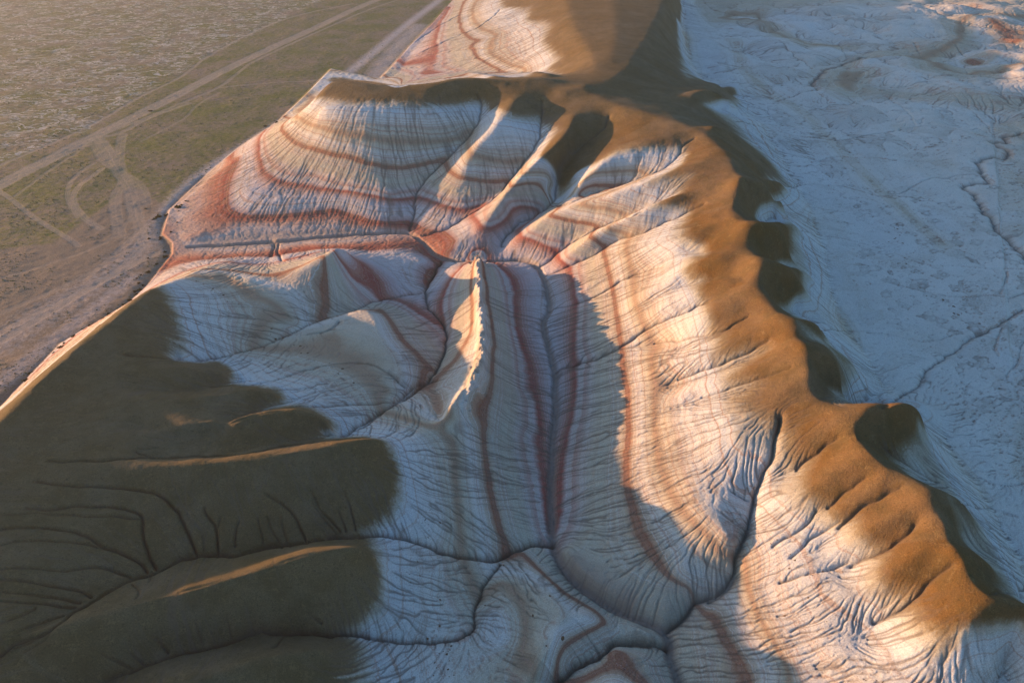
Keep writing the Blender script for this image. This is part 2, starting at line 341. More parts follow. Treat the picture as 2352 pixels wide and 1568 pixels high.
#@@MACRO
# beds of the strata: (bed level, tile, line)
SLN = [
 (4,'A',[(1530,1000),(1450,1130),(1440,1340)]),(4,'A',[(1560,1392),(1900,1365),(2150,1340),(2300,1400)]),(4,'B',[(20,1350),(200,1405),(350,1442),(530,1425)]),
 (4,'B',[(740,1490),(830,1545)]),(4,'E',[(230,190),(280,290)]),(4.5,'D',[(1200,285),(1450,285),(1700,280),(1880,270)]),(4,'D',[(1960,400),(1930,520)]),(3.5,'D',[(400,350),(620,335)]),(4,'D',[(970,330),(700,330)]),
 (2.2,'A',[(1300,1190),(1215,1400)]),(6.8,'A',[(1575,1050),(1510,1200),(1530,1310)]),(2.2,'A',[(1500,1450),(1900,1425),(2150,1430),(2290,1470)]),(6.5,'A',[(1600,1335),(1900,1315),(2150,1295),(2300,1345)]),(6.8,'B',[(100,1330),(350,1370),(520,1360)]),(2.2,'B',[(200,1460),(400,1490)]),
 (1.5,'D',[(500,220),(860,200),(1400,160),(1700,150)]),(1.5,'D',[(900,260),(1600,215)]),
 (12,'A',[(1650,890),(1635,1000),(1660,1100),(1760,1160),(1950,1210),(2200,1230),(2340,1260)]),(12,'B',[(0,1215),(250,1250),(400,1292),(550,1275)]),(12,'B',[(590,1275),(780,1330),(900,1372),(1010,1465)]),
 (12,'E',[(660,160),(780,230),(950,340),(1030,440),(1050,600),(1045,900),(1050,1200),(1030,1400)]),(12,'H',[(1530,0),(1490,250),(1475,500)]),
 (12,'E',[(560,400),(640,430),(685,520),(690,700),(700,850),(770,1020),(820,1200),(840,1500)]),(12,'H',[(1345,0),(1380,350),(1415,620)]),
 (12,'E',[(340,400),(250,480),(180,660)]),(12,'D',[(1500,350),(1580,430),(1640,560)]),(12,'D',[(1720,590),(1850,670),(2040,780)]),
 (12,'B',[(800,40),(705,170),(690,300),(690,400),(600,490),(440,555)]),
 (14,'B',[(1080,1290),(1200,1270),(1330,1290),(1420,1290)]),
 (20,'A',[(1820,850),(1870,920),(2050,970),(2352,1040)]),(20,'B',[(0,990),(200,1040),(420,1080),(600,1060),(710,1040)]),(20,'B',[(765,1090),(810,1132),(900,1150),(1010,1180),(1150,1165)]),
 (20,'B',[(1250,1165),(1440,1155)]),(20,'B',[(1600,1190),(1800,1195),(1900,1180)]),
 (20,'E',[(1160,180),(1230,280),(1280,500),(1300,600),(1330,800),(1360,1000),(1390,1200),(1392,1560)]),(20,'H',[(1900,0),(1930,400),(2000,620),(2120,830)]),(20,'I',[(370,1150),(470,1350),(600,1568)]),
 (20,'E',[(530,920),(515,1200),(475,1560)]),(20,'H',[(1000,0),(1020,300),(1090,560),(1140,690)]),(20,'H',[(1225,725),(1400,905),(1600,1050),(1730,1110),(1790,1210)]),
 (20,'H',[(1790,1365),(1870,1420),(1970,1568)]),(18,'H',[(1780,1230),(1500,1440)]),
 (20,'D',[(1285,300),(1300,500),(1310,700)]),(20,'D',[(1625,645),(1750,800),(1900,990),(2000,1065)]),
 (20,'B',[(845,20),(830,170),(885,245),(990,260)]),(20,'B',[(915,290),(930,350),(1050,420),(1150,470)]),
 (25,'E',[(1380,230),(1400,450),(1440,700),(1540,900),(1560,1200),(1570,1560)]),(25,'I',[(0,100),(100,400),(230,560),(370,660)]),
 (25,'A',[(1880,700),(1910,770),(2100,830),(2340,860)]),(25,'B',[(0,830),(300,900),(600,920),(880,890)]),(25,'B',[(890,920),(950,1000),(1080,1040),(1250,1030)]),
 (25,'B',[(1600,1100),(1800,1100),(2000,1080)]),(25,'B',[(950,0),(900,120),(1000,200)]),(25,'B',[(1050,250),(1000,350),(1200,440)]),
 (25,'D',[(620,440),(900,590),(1080,740)]),(25,'D',[(1310,830),(1450,980),(1600,1130),(1700,1200)]),(25,'H',[(800,0),(820,400),(850,740),(900,870)]),
 (25,'H',[(1010,970),(1130,920),(1230,980),(1290,1130),(1290,1270),(1200,1450)]),
 (28.5,'I',[(700,940),(800,1150),(1000,1568)]),(23,'I',[(500,950),(600,1200),(800,1500)]),
 (30,'E',[(1640,300),(1800,700),(1850,1100),(1950,1500)]),(31,'I',[(500,300),(900,600),(1200,1000),(1500,1400)]),
 (28,'B',[(0,740),(300,770),(600,780),(900,760)]),(30,'B',[(1050,800),(1300,860)]),(29,'D',[(500,700),(600,900),(800,1100),(1200,1200),(1500,1350)]),(30,'H',[(500,0),(600,400),(650,600)]),(30,'H',[(500,800),(550,1100),(450,1400)]),
 (30,'H',[(1050,1150),(1100,1300)]),(22.5,'H',[(1420,1250),(1700,1150)]),
 (22,'E',[(430,340),(435,500),(440,700),(430,850)]),(22,'E',[(400,950),(300,1060),(200,1165)]),(23,'E',[(230,1330),(330,1180),(400,1000)]),
 (15.5,'H',[(1510,820),(1700,990),(1900,1100),(2150,1200)]),(16.5,'H',[(1560,760),(1800,920),(2050,1020),(2300,1000)]),(21.8,'I',[(120,850),(260,1000),(330,1080)]),(17,'I',[(60,1000),(180,1150),(200,1350)]),
 # lower edge of the brown cap
 (35,'D',[(230,560),(330,700),(280,900),(230,1010)]),(35,'D',[(560,1000),(700,1040),(650,1140)]),(35,'D',[(980,1150),(1010,1230),(900,1280)]),(35,'D',[(1150,1290),(1330,1370),(1380,1440)]),
 (35,'H',[(330,20),(400,130),(450,250),(400,420),(290,540)]),(35,'H',[(230,680),(320,850),(310,1000),(200,1130),(0,1220)]),(35,'H',[(120,1290),(130,1400),(60,1568)]),
 (39,'G',[(2200,650),(1500,740),(900,870),(0,1390)]),(39,'G',[(1900,1240),(1000,1390),(300,1560)]),(39,'G',[(2000,200),(2200,400)]),(40,'G',[(600,200),(900,650)]),(38,'D',[(100,900),(400,1100),(800,1250)]),(38,'D',[(900,1350),(1200,1400)]),(39,'D',[(100,620),(60,800)]),
 (35,'B',[(0,590),(300,640),(700,655),(900,650),(965,640)]),(35,'B',[(1040,690),(1200,750),(1350,735)]),(35,'B',[(1380,770),(1560,840),(1540,950),(1490,1050),(1440,1290)]),(35,'B',[(1470,1285),(1600,1150),(1700,1050),(1850,930),(2050,875)]),
 (40,'B',[(1760,830),(1600,930),(1530,1050),(1480,1180)]),(40,'B',[(1800,850),(1680,1000),(1560,1120)]),(38,'B',[(1600,780),(1650,850)]),(40,'B',[(1850,870),(1950,880)]),
 (34,'B',[(1900,960),(2300,930)]),(40,'B',[(100,520),(400,570),(800,570)]),(40,'B',[(1000,560),(1300,640),(1500,650)]),
 (34,'B',[(2050,1170),(2352,1110)]),(34,'E',[(1730,100),(1700,200),(1900,330)]),(34,'F',[(150,420),(280,600),(330,720),(360,900),(450,1130),(480,1270),(650,1400)]),(34,'I',[(800,120),(930,330),(1000,450),(1200,580),(1400,740),(1430,950),(1600,1130),(1700,1280),(1850,1400)]),
 (34,'F',[(905,240),(935,380),(970,540),(840,620),(900,760),(1080,900),(1240,1060),(1220,1190),(1190,1290)]),(34,'F',[(1670,1350),(1690,1450)]),(34,'I',[(1650,60),(1900,430),(2140,770),(2250,920)]),
 (34,'C',[(130,100),(150,300),(200,520)]),(34,'C',[(300,680),(560,670)]),(34,'C',[(520,860),(740,1030),(820,1150),(830,1250),(660,1310)]),(40,'C',[(200,590),(480,600)]),
 (35,'B',[(1330,20),(1270,130),(1480,120),(1400,240),(1450,330),(1550,370),(1380,440),(1500,500)]),(40,'B',[(1500,60),(1600,300),(1650,500)]),(40,'B',[(2050,60),(2100,300),(2150,500)]),
 (34,'I',[(1950,1220),(2150,1230),(2352,1180)]),(30,'I',[(1950,1450),(2352,1420)]),
 # the pale lowland on the east
 (30,'C',[(200,0),(300,300),(450,520),(700,760),(900,950),(1300,1400),(1500,1568)]),(26.6,'C',[(520,260),(530,450),(700,600),(980,720),(1130,930),(1500,1270),(1750,1500)]),(26.6,'F',[(1560,0),(1850,270)]),
 (29,'F',[(1100,200),(1300,600),(1400,1000),(1800,1200)]),(29,'I',[(2000,100),(2300,400)]),(29,'F',[(2000,600),(2300,900),(2300,1300)]),(28,'C',[(1500,800),(1900,1100),(2200,1400)]),(28.5,'C',[(1400,650),(2200,750)]),
 (20.6,'C',[(560,130),(600,110)]),(20,'C',[(2110,130),(2200,200),(2300,290)]),(25,'C',[(650,140),(800,240),(1000,310),(1200,290)]),(29,'C',[(850,150),(1000,240)]),(28,'C',[(1300,60),(1800,150),(1800,300)]),(25,'C',[(1240,600),(1230,540),(1310,460)]),(28,'C',[(1500,450),(1900,600)]),
 (26.5,'C',[(1500,600),(1900,660),(2352,680)]),(27,'C',[(1600,-20),(1900,40),(2352,100)]),(20,'C',[(2080,420),(2000,380)]),
]
for ln in [(25,'C',[(520,260),(530,450),(700,600),(980,720),(1130,930),(1500,1270),(1750,1500)]),(25,'C',[(650,140),(800,240),(1000,310),(1200,290)]),(25,'F',[(1560,0),(1850,270)])]:
    for o_ in (-1, 1): SLN.append((29.2, ln[1], [(a+75*o_, b-35*o_) for a, b in ln[2]]))
SLN += [(39,'O',[(770,186),(830,196),(905,204),(1000,199)]),(37,'O',[(766,181),(850,191),(905,198),(990,193)]),(30,'F',[(1060,280),(1080,420),(1120,560),(1040,660),(1060,760),(1230,900),(1420,1080),(1400,1250)]),(30,'F',[(1820,1330),(1850,1480)]),(30,'I',[(1850,150),(2080,430),(2300,740)]),(30,'C',[(700,880),(900,1050),(960,1200),(940,1300)]),(30,'C',[(230,100),(280,300),(330,520)])]
SP_ = []
for lev, t, pts in SLN:
    xy = wline(t, pts, 2.5); SP_.append(np.column_stack([xy, np.full(len(xy), lev)]))
SP_ = np.concatenate(SP_)
zl = samp(ZC, *GC.ij(SP_[:,0], SP_[:,1])); off = SP_[:,2] - zl
i, j = GC.ij(SP_[:,0], SP_[:,1]); ok = (i > 1) & (i < GC.nx-2) & (j > 1) & (j < GC.ny-2); i, j, zc = i[ok], j[ok], off[ok]
plain_keep = plain_c; 
def cons2(nx, ny):
    ii = np.round(i*(nx-1)/(GC.nx-1)).astype(int); jj = np.round(j*(ny-1)/(GC.ny-1)).astype(int)
    q = jj*nx+ii; c = np.bincount(q, minlength=nx*ny); s_ = np.bincount(q, zc, minlength=nx*ny)
    m = (c > 0).reshape(ny, nx); return m, np.where(m, s_.reshape(ny, nx)/np.maximum(c.reshape(ny, nx), 1), 0).astype(np.float32)
o = None
for div in (16, 8, 4, 2, 1):
    nx, ny = GC.nx//div, GC.ny//div
    if div == 1: nx, ny = GC.nx, GC.ny
    m, v = cons2(nx, ny)
    o = np.full((ny, nx), zc.mean(), np.float32) if o is None else resize(o, ny, nx)
    for it in range(300 if div > 1 else 60):
        o = np.where(m, v, o); p = np.pad(o, 1, mode='edge')
        o = .25*(p[:-2,1:-1]+p[2:,1:-1]+p[1:-1,:-2]+p[1:-1,2:])
OC = blur(o, 4)
print('strata', round(time.time()-T0, 1))

# ------------------------------------------------------------------ fine grid
GF = Grid(int(1480*Q)); nx, ny = GF.nx, GF.ny
Z = resize3(ZC, ny, nx) if False else resize(ZC, ny, nx)
for _ in range(int(4*Q)+1): Z = blur(Z)
ZS0 = Z.copy()
OFF = resize(OC, ny, nx); CELL = GF.cell[:,None]
def noise(per, seed=0):          # smooth value noise with a period in cells
    n1, n2 = max(3, int(ny/per)+2), max(3, int(nx/per)+2)
    return resize3(np.random.default_rng(seed).normal(size=(n1, n2)).astype(np.float32), ny, nx)
_wt = np.random.default_rng(5).normal(size=(512, 512)).astype(np.float32)
def wnoise(per, X=None, Y=None, ox=0, oy=0):   # value noise with a period in metres
    X = GF.X if X is None else X; Y = GF.Y if Y is None else Y
    a = X/per + 200 + ox; b = Y/per + 100 + oy
    ia = np.floor(a).astype(np.int32); ib = np.floor(b).astype(np.int32); fa = a-ia; fb = b-ib
    fa = fa*fa*(3-2*fa); fb = fb*fb*(3-2*fb); ia %= 512; ib %= 512; ja = (ia+1) % 512; jb = (ib+1) % 512
    return ((_wt[ib, ia]*(1-fa)+_wt[ib, ja]*fa)*(1-fb) + (_wt[jb, ia]*(1-fa)+_wt[jb, ja]*fa)*fb).astype(np.float32)
U0, V0 = project(GF.X, GF.Y, 0*GF.X)
plain = inpoly(PLAIN, U0, V0)
pw = plain.astype(np.float32)
for _ in range(3): pw = blur(pw, 3)

def wob(xy, a, seed):            # natural meander, periods in metres
    r = np.random.default_rng(seed)
    sg = np.hypot(*np.diff(xy, axis=0).T); keep = np.concatenate([[True], sg > 1e-4]); xy = xy[keep]
    cum = np.concatenate([[0], np.cumsum(np.hypot(*np.diff(xy, axis=0).T))]); L = cum[-1]
    if L < 1: return xy
    n = max(4, int(L/.8)); tt = np.linspace(0, L, n); p = np.stack([np.interp(tt, cum, xy[:,0]), np.interp(tt, cum, xy[:,1])], 1)
    for _ in range(3): p[1:-1] = .25*p[:-2]+.5*p[1:-1]+.25*p[2:]
    def nz(per, am): g = np.arange(0, L+2*per, per); return np.interp(tt, g, r.normal(size=len(g))*am)
    k = nz(7., a*1.6) + nz(2.8, a*.9) + nz(1.4, a*.35)
    t = np.gradient(p, axis=0); M = np.hypot(*t.T)+1e-6
    return p + np.stack([-t[:,1]/M, t[:,0]/M], 1)*k[:,None]

STREAM = tl(*HL[0])
stream = wline('O', HL[0][1]); stream = stream[np.argsort(np.arange(len(stream)))]
# cracks and gullies: tile, line, depth, half width (m)
CRK = [
 ('O',[(1010,600),(992,640),(970,676),(985,705),(1027,751),(1024,794),(999,870),(894,935),(786,1003)],1.6,1.0),
 ('D',[(1905,560),(1700,590),(1560,640),(1360,712),(1250,735),(1170,770),(900,900),(540,1000),(230,980),(0,950)],1.1,.8),
 ('D',[(1990,1110),(1840,1180),(1700,1290),(1560,1400),(1400,1480)],1.3,.8),('D',[(1980,1130),(1750,1240),(1560,1280),(1100,1290)],1.0,.6),
 ('D',[(1800,1170),(1600,1000),(1250,1020),(900,1150),(560,1160)],.7,.6),
 ('D',[(1370,740),(1340,790),(1180,830)],.8,.5),('D',[(970,240),(950,330)],1.0,.7),('D',[(1000,240),(985,300),(1030,360)],1.0,.7),
 ('D',[(1870,0),(1850,100),(1835,160)],1.2,.8),('B',[(980,600),(1000,720),(900,880),(720,1040),(600,1180),(560,1250),(550,1380),(530,1460)],1.6,1.1),
 ('B',[(1370,640),(1360,760),(1370,830),(1340,920),(1240,1040),(1160,1160),(1050,1290),(900,1370),(780,1450),(620,1500)],1.5,1.1),
 ('B',[(1790,740),(1760,830),(1600,930),(1500,1050),(1460,1200),(1430,1310),(1210,1440),(1110,1530),(1110,1568)],1.5,1.1),
 ('B',[(2330,880),(2200,1030),(2100,1100),(1800,1200),(1450,1330)],.9,.8),
 ('E',[(850,390),(950,300),(1050,210),(1250,130),(1480,40)],1.6,1.1),('E',[(870,440),(1130,350),(1300,230),(1450,190),(1750,60),(1880,0)],1.3,.9),
 ('E',[(900,665),(1120,630),(1350,490),(1450,430),(1600,400)],1.2,.9),('E',[(940,1060),(1150,1000),(1350,900),(1500,780),(1750,680),(1900,610)],1.5,1.0),
 ('F',[(0,880),(370,830),(600,720)],.9,.7),('F',[(150,1110),(400,1030),(720,870)],1.0,.7),('F',[(300,1220),(480,1180),(860,1040)],.8,.6),
 ('I',[(1541,1440),(0,0)][0:0],0,1),
 ('O',[(1541,1445),(1580,1405),(1628,1371),(1678,1339),(1703,1285),(1707,1256),(1721,1184),(1728,1141),(1757,1076),(1775,1022),(1793,956)],1.6,1.0),
 ('H',[(1440,690),(1300,680),(1200,730),(1090,800),(1030,800),(850,740),(560,690),(450,610),(330,600),(0,640)],1.6,1.0),
 ('G',[(2300,620),(2000,660),(1500,765),(1250,765),(1000,830),(850,905),(500,1065),(370,1190),(0,1390)],1.3,.7),
 ('H',[(1090,800),(1010,900),(960,1040),(945,1100),(950,1230),(850,1290),(620,1325),(400,1290),(200,1250),(0,1270)],1.2,.7),
 ('G',[(2350,1240),(2100,1240),(1800,1250),(1500,1300),(1200,1350),(1000,1390),(880,1450),(700,1568)],1.3,.7),
 ('H',[(2170,1370),(1980,1350),(1830,1300),(1700,1370),(1550,1460),(1440,1540)],2.0,1.1),
 ('G',[(2300,5),(1900,40),(1650,90),(1500,120),(1200,130),(950,125),(700,155),(300,160)],.8,.45),('G',[(950,130),(800,80),(1000,70)],.4,.4),
 ('G',[(1250,760),(1230,690),(1160,560),(1110,450),(1050,390),(950,340),(700,310),(220,290)],.9,.4),('G',[(1010,830),(910,640),(905,540),(890,480),(700,430),(170,450)],.9,.4),
 ('G',[(890,520),(700,500),(400,490),(0,495)],.5,.35),('G',[(950,850),(800,730),(640,690),(610,640),(400,575),(200,580),(0,600)],.8,.4),('G',[(640,690),(450,665),(200,655),(0,680)],.5,.35),
 ('G',[(850,900),(700,850),(550,815),(400,825),(0,840)],.6,.35),('G',[(570,1030),(480,970),(200,910),(0,900)],.6,.35),('G',[(500,1065),(430,1040),(200,1010),(0,980)],.6,.35),('G',[(480,1070),(200,1080),(130,1060),(0,1050)],.6,.35),
 ('G',[(200,1080),(120,1130),(0,1180)],.6,.35),('G',[(370,1190),(250,1290),(0,1350)],.6,.35),('G',[(400,1150),(200,1220),(0,1300)],.5,.3),('G',[(370,1190),(300,1290),(160,1370)],.5,.3),
 ('G',[(1380,765),(1380,590),(1310,490),(1300,450)],.9,.4),('G',[(1380,590),(1405,510)],.5,.3),('G',[(1520,690),(1510,600),(1530,540)],.7,.35),('G',[(1955,680),(1900,550),(1850,460),(1700,360)],.8,.35),('G',[(2160,600),(2060,470),(1990,350)],.7,.35),('G',[(2140,620),(1980,410)],.5,.3),
 ('G',[(1800,710),(1710,510)],.6,.3),('G',[(1860,700),(1790,510)],.5,.3),('G',[(1690,710),(1640,520)],.5,.3),('G',[(2260,590),(2200,340)],.5,.3),('G',[(2200,600),(2160,470)],.5,.3),('G',[(1300,760),(1290,640)],.4,.3),
 ('G',[(1070,1370),(1040,1310),(950,1270)],.7,.35),('G',[(1490,1280),(1430,1160)],.7,.35),('G',[(1280,1300),(1240,1180)],.5,.3),('G',[(910,1430),(830,1370)],.6,.3),('G',[(820,1480),(720,1420),(640,1390)],.6,.3),('G',[(1620,1270),(1590,1160)],.5,.3),('G',[(2040,1190),(1950,1130)],.6,.3),
 ('G',[(1730,1340),(1800,1250)],.8,.4),('G',[(980,850),(970,910)],.5,.3),('G',[(830,940),(870,990),(840,1030)],.5,.3),
 ('F',[(2352,665),(2250,730),(2200,760),(2100,800),(2000,850),(1970,900),(1880,930),(1800,1020),(1720,1040),(1720,1110),(1600,1220),(1450,1280)],1.3,1.0),
 ('F',[(2352,560),(2250,600),(2200,570),(1900,600),(1500,500)],.8,.5),('F',[(2200,570),(2230,500),(2240,420)],.8,.5),('F',[(1900,840),(1700,880),(1400,800),(1050,800)],.6,.5),('F',[(2200,780),(2160,900),(2180,960)],.7,.5),
 ('F',[(2350,870),(2320,960),(2250,1100)],.7,.5),('F',[(1970,900),(1960,860)],.8,.5),('F',[(1700,380),(1350,240),(950,180),(760,100),(650,0)],.5,.5),('F',[(2352,410),(2000,400),(1700,380)],.5,.5),
 ('C',[(2352,850),(2200,860),(2250,900),(2150,920),(2300,975),(2220,1010),(2080,1030),(2040,1080),(2120,1160),(1990,1180),(2040,1260),(2130,1380),(2250,1520),(2352,1640),(2500,1800)],2.6,2.2),
 ('C',[(2200,880),(2000,860),(1900,830),(1650,810),(1300,870),(1150,900),(950,885),(700,830),(500,780)],1.0,1.0),('C',[(1650,810),(1610,740),(1500,620)],.7,.8),('C',[(1900,1020),(1500,1020),(1150,1000),(950,1040)],.7,.8),
 ('C',[(1990,1120),(1750,1140),(1650,1180),(1500,1280),(1150,1170),(820,1190)],.8,.8),('C',[(2170,860),(2080,740),(1900,640)],.8,.8),
 ('C',[(1030,600),(1000,540),(1040,480),(1150,430),(1330,370)],2.5,2.0),('C',[(1000,450),(900,380),(780,290)],1.4,1.2),('C',[(1220,370),(1170,270)],1.2,1.0),('C',[(1700,350),(1630,280)],1.2,1.0),('C',[(1980,360),(1820,260),(1750,260)],1.3,1.2),
 ('C',[(1040,600),(850,620),(780,640)],1.2,1.0),('C',[(300,0),(350,60),(480,100),(640,90)],1.2,1.2),('C',[(1350,0),(1520,70),(1750,30),(1850,0)],1.0,1.0),('C',[(1800,120),(2100,180),(2352,190)],1.0,1.0),
 ('C',[(0,0),(0,0)][0:0],0,1),('B',[(700,720),(720,660),(710,600)],.5,.5),('B',[(880,690),(820,600)],.5,.5),
 ('B',[(420,440),(700,420),(870,380),(1000,370)],1.0,1.4),('B',[(650,350),(900,310),(1050,310)],1.0,1.4),('B',[(600,330),(850,220),(1000,160),(1100,60)],1.0,1.4),('B',[(560,270),(750,140),(860,90)],.9,1.3),
 ('I',[(500,870),(480,940),(340,1030)],2.0,1.2),('I',[(620,400),(560,400),(500,340)],1.0,.8),
 ('I',[(900,190),(1130,50),(1170,0)],1.1,.9),('I',[(1170,560),(1350,430),(1470,380),(1560,320)],1.2,.8),('I',[(1250,800),(1400,730),(1650,600),(1680,550)],1.5,1.0),('I',[(1420,1190),(1600,1060),(1720,940),(1900,820)],1.6,1.0),('I',[(1100,430),(1220,350),(1350,260)],1.0,.8),
 ('I',[(2300,500),(2000,430),(1800,380)],.5,.5),('I',[(2352,930),(2280,990),(2150,1000)],.9,.7),('I',[(2352,290),(2200,320),(2050,250)],.6,.5),('I',[(1850,300),(1600,180),(1450,60)],.6,.5),
 ('I',[(750,690),(1000,560),(1050,480)],.8,.6),('I',[(880,770),(1000,640),(1180,540)],.8,.6),('I',[(800,930),(1000,850),(1250,800)],.9,.6),
]
crk = []; sd = 0
for t, pts, dep, wd in CRK:
    if len(pts) < 2: continue
    sd += 1; xy = wline(t, pts, 1.5)
    # drop jumps (a bearing that slips over a crest)
    sg = np.hypot(*np.diff(xy, axis=0).T); cut = np.where(sg > 8+np.hypot(xy[:-1,0], xy[:-1,1])*.03)[0]
    for part in np.split(xy, cut+1):
        if len(part) > 3: 
            lw_ = wob(part, wd*(.6 if t == 'G' else .35), sd)
            am_ = dep*(1.25 if t in 'OHD' else .8) if t != 'G' else dep*2.0*np.linspace(1, .35, len(lw_))**.7
            crk.append((lw_, am_, wd*.8))
CR = paint(crk, lambda d: np.exp(-1.3*d**1.2))
ST = paint([(wob(stream, .15, 99), 1.0, 1.15)], flat)
STW = paint([(stream, 1.0, 3.0)], gauss)
print('lines', round(time.time()-T0, 1))

# roads and tracks on the plain
RD = [
 ('A',[(-900,1600),(-200,1290),(0,1175),(300,1025),(600,870),(1000,675),(1300,515),(1600,365),(2000,185),(2352,15),(2600,-60),(3000,-160)],5.4,1.0),
 ('A',[(-300,1180),(0,1055),(250,950),(600,795),(900,610),(1150,500),(1300,375),(1500,262),(1700,165),(1900,95),(2250,25)],1.6,.75),
 ('A',[(600,880),(900,765),(1200,640),(1400,560),(1500,480),(1600,400),(1900,260),(2100,172),(2352,60),(2600,-20)],1.8,.7),
 ('A',[(620,880),(690,960),(720,1040),(820,1180),(850,1300),(870,1400)],3.6,.75),('A',[(780,860),(760,960),(760,1060),(800,1150),(720,1260),(760,1500)],3.0,.6),('A',[(600,900),(640,1000),(730,1080),(900,1180),(930,1300)],3.0,.6),
 ('A',[(590,890),(780,850),(900,770),(1200,660)],2.2,.7),('A',[(650,1080),(500,1180),(450,1280),(540,1400),(640,1460)],1.8,.7),('A',[(600,1040),(450,1140),(420,1260),(500,1390)],1.4,.6),
 ('A',[(-100,1150),(0,1220),(100,1290),(200,1380),(400,1500),(500,1568)],1.4,.7),('A',[(100,1250),(200,1170),(320,1080),(600,900)],1.2,.55),
 ('A',[(900,900),(1100,800),(1200,740),(1250,670),(1400,590)],1.2,.5),('A',[(1400,560),(1700,530),(2100,510)],1.4,.5),
 ('O',[(430,570),(370,575),(300,610),(200,665),(100,725),(0,785),(-200,900)],2.0,.8),('O',[(330,560),(280,620),(150,690),(0,760),(-150,850)],2.2,.6),('O',[(330,520),(230,620),(120,670),(0,720)],1.8,.5),
 ('O',[(300,460),(320,520),(330,570)],2.5,.6),('O',[(0,10),(100,8),(240,-15)],2.0,.8),('O',[(300,500),(250,560),(100,610),(0,640)],1.2,.45),
]
def pline(t, pts):
    d = dens(smooth_line(tl(t, pts)), 3); x, y = unproj(d[:,0], d[:,1], 0); return np.stack([x, y], 1)
ROAD = paint([(pline(t, p), st, wd) for t, p, wd, st in RD], lambda d: np.clip(1.6-d*1.1, 0, 1)*np.clip(.62+.5*np.cos(d*7.5), .25, 1))
SALT = paint([(pline('O',[(1010,0),(930,60),(860,120),(760,200),(700,245),(600,315),(500,375),(430,430),(390,480)]), 1, 7.0),(pline('O',[(960,60),(900,120),(860,180)]), .8, 14.0),
              (pline('O',[(300,640),(200,720),(100,800),(0,880)]), .7, 6.0),(pline('O',[(380,500),(330,560),(250,640),(100,720),(0,790)]), .6, 13.0)], gauss)
WASH = paint([(pline('O',[(470,405),(395,470),(370,530),(400,572),(385,600),(330,665),(280,715),(140,800),(0,930)]), 1, 3.0)], gauss)

# ------------------------------------------------------------------ drainage: running water cuts rills
relief = np.clip((1-pw)*1.0, 0, 1)
Z = Z*1.0
Z -= CR*(.5+.5*relief)*np.clip(1-pw*1.2, 0, 1)
Z -= ST*.9*np.clip(1-pw, .15, 1)
FINL = [(1100,588),(1098,615),(1101,650),(1098,690),(1106,740),(1108,780),(1106,820),(1095,862),(1089,905),(1076,950)]
EXTRA = []
fin = np.stack(unproj(np.array([p[0] for p in FINL]), np.array([p[1] for p in FINL]), np.array([11,12,13.7,15.6,17.3,18.3,19.,19.2,17.2,15.8])), 1)
FN = paint([(fin, np.interp(np.arange(10), [0,3,8,9], [.75,1,1,.6]), 1.7)], lambda d: np.exp(-d**3))
FN2 = paint([(fin, 1.0, 3.2)], gauss)
finL = np.concatenate([[0], np.cumsum(np.hypot(*np.diff(fin, axis=0).T))])
Z += FN*(2.9 + .5*wnoise(2.2) + .4*wnoise(.8, oy=9)) + FN2*(.5*wnoise(2.2, ox=40) + .35*wnoise(.9, ox=80))
crest = wline('O', [p[:2] for p in [(1395,236),(1580,288),(1625,312),(1700,400),(1690,470),(1728,560),(1750,655),(1800,745),(1862,850),(1900,925),(1973,1003),(2060,1090),(2125,1180),(2192,1274),(2279,1370),(2352,1390),(2480,1400)]])
cxs = np.interp(GF.Y, crest[::-1,1][np.argsort(crest[::-1,1])], crest[::-1,0][np.argsort(crest[::-1,1])])
cxs = cxs + np.clip(GF.Y-400, 0, 1e4)*.32
east = GF.X > cxs
eastf = np.clip((GF.X-cxs-38)/25, 0, 1)*(1-pw)
far_ = np.clip((GF.Y-330)/150, 0, 1)*eastf
Z += eastf*(.35*wnoise(12, ox=5)+.8*wnoise(28, oy=50)) *np.clip((GF.Y-260)/120, .15, 1) + far_*(2.4*np.abs(wnoise(45, ox=70)) + .9*wnoise(22, ox=20) + .35*wnoise(10, oy=20))
_gy, _gx = np.gradient(blur(Z, 4)); SLP0 = np.hypot(_gx, _gy)/CELL
capm = np.clip((Z+OFF-34)/4, 0, 1)*(1-.45*np.clip((0-GF.X)/20, 0, 1)*np.clip((215-GF.Y)/20, 0, 1))
rough = (1-pw)*(1-.88*capm)*1.0
Z += (.04*noise(3, 1)+.05*noise(6, 2)+.05*noise(12, 3))*np.minimum(CELL/.3, 1.5)*rough + (.35*wnoise(9)+.2*wnoise(4, ox=33))*(1-pw)*.5*np.clip(SLP0/.35, .2, 1)*(1-.5*np.clip((GF.Y-250)/100, 0, 1)*(~east))
Zsm = Z.copy()
Dp = GF.s[None,:].astype(np.float32)*DA
def flow(Z):
    gx = np.empty_like(Z); gy = np.empty_like(Z)
    gx[:,1:-1] = (Z[:,2:]-Z[:,:-2])*.5; gx[:,0] = gx[:,1]; gx[:,-1] = gx[:,-2]
    gy[1:-1] = (Z[2:]-Z[:-2])*.5; gy[0] = gy[1]; gy[-1] = gy[-2]
    gx /= CELL; gy /= CELL                # along s at fixed y; along rows (sheared)
    wx = gx; wy = gy - Dp*gx              # world gradient
    sl = np.hypot(wx, wy) + 1e-5
    dx, dy = -wx/sl, -wy/sl
    vi = dx - Dp*dy; vj = dy
    n = np.hypot(vi, vj)+1e-6
    return vi/n, vj/n, sl
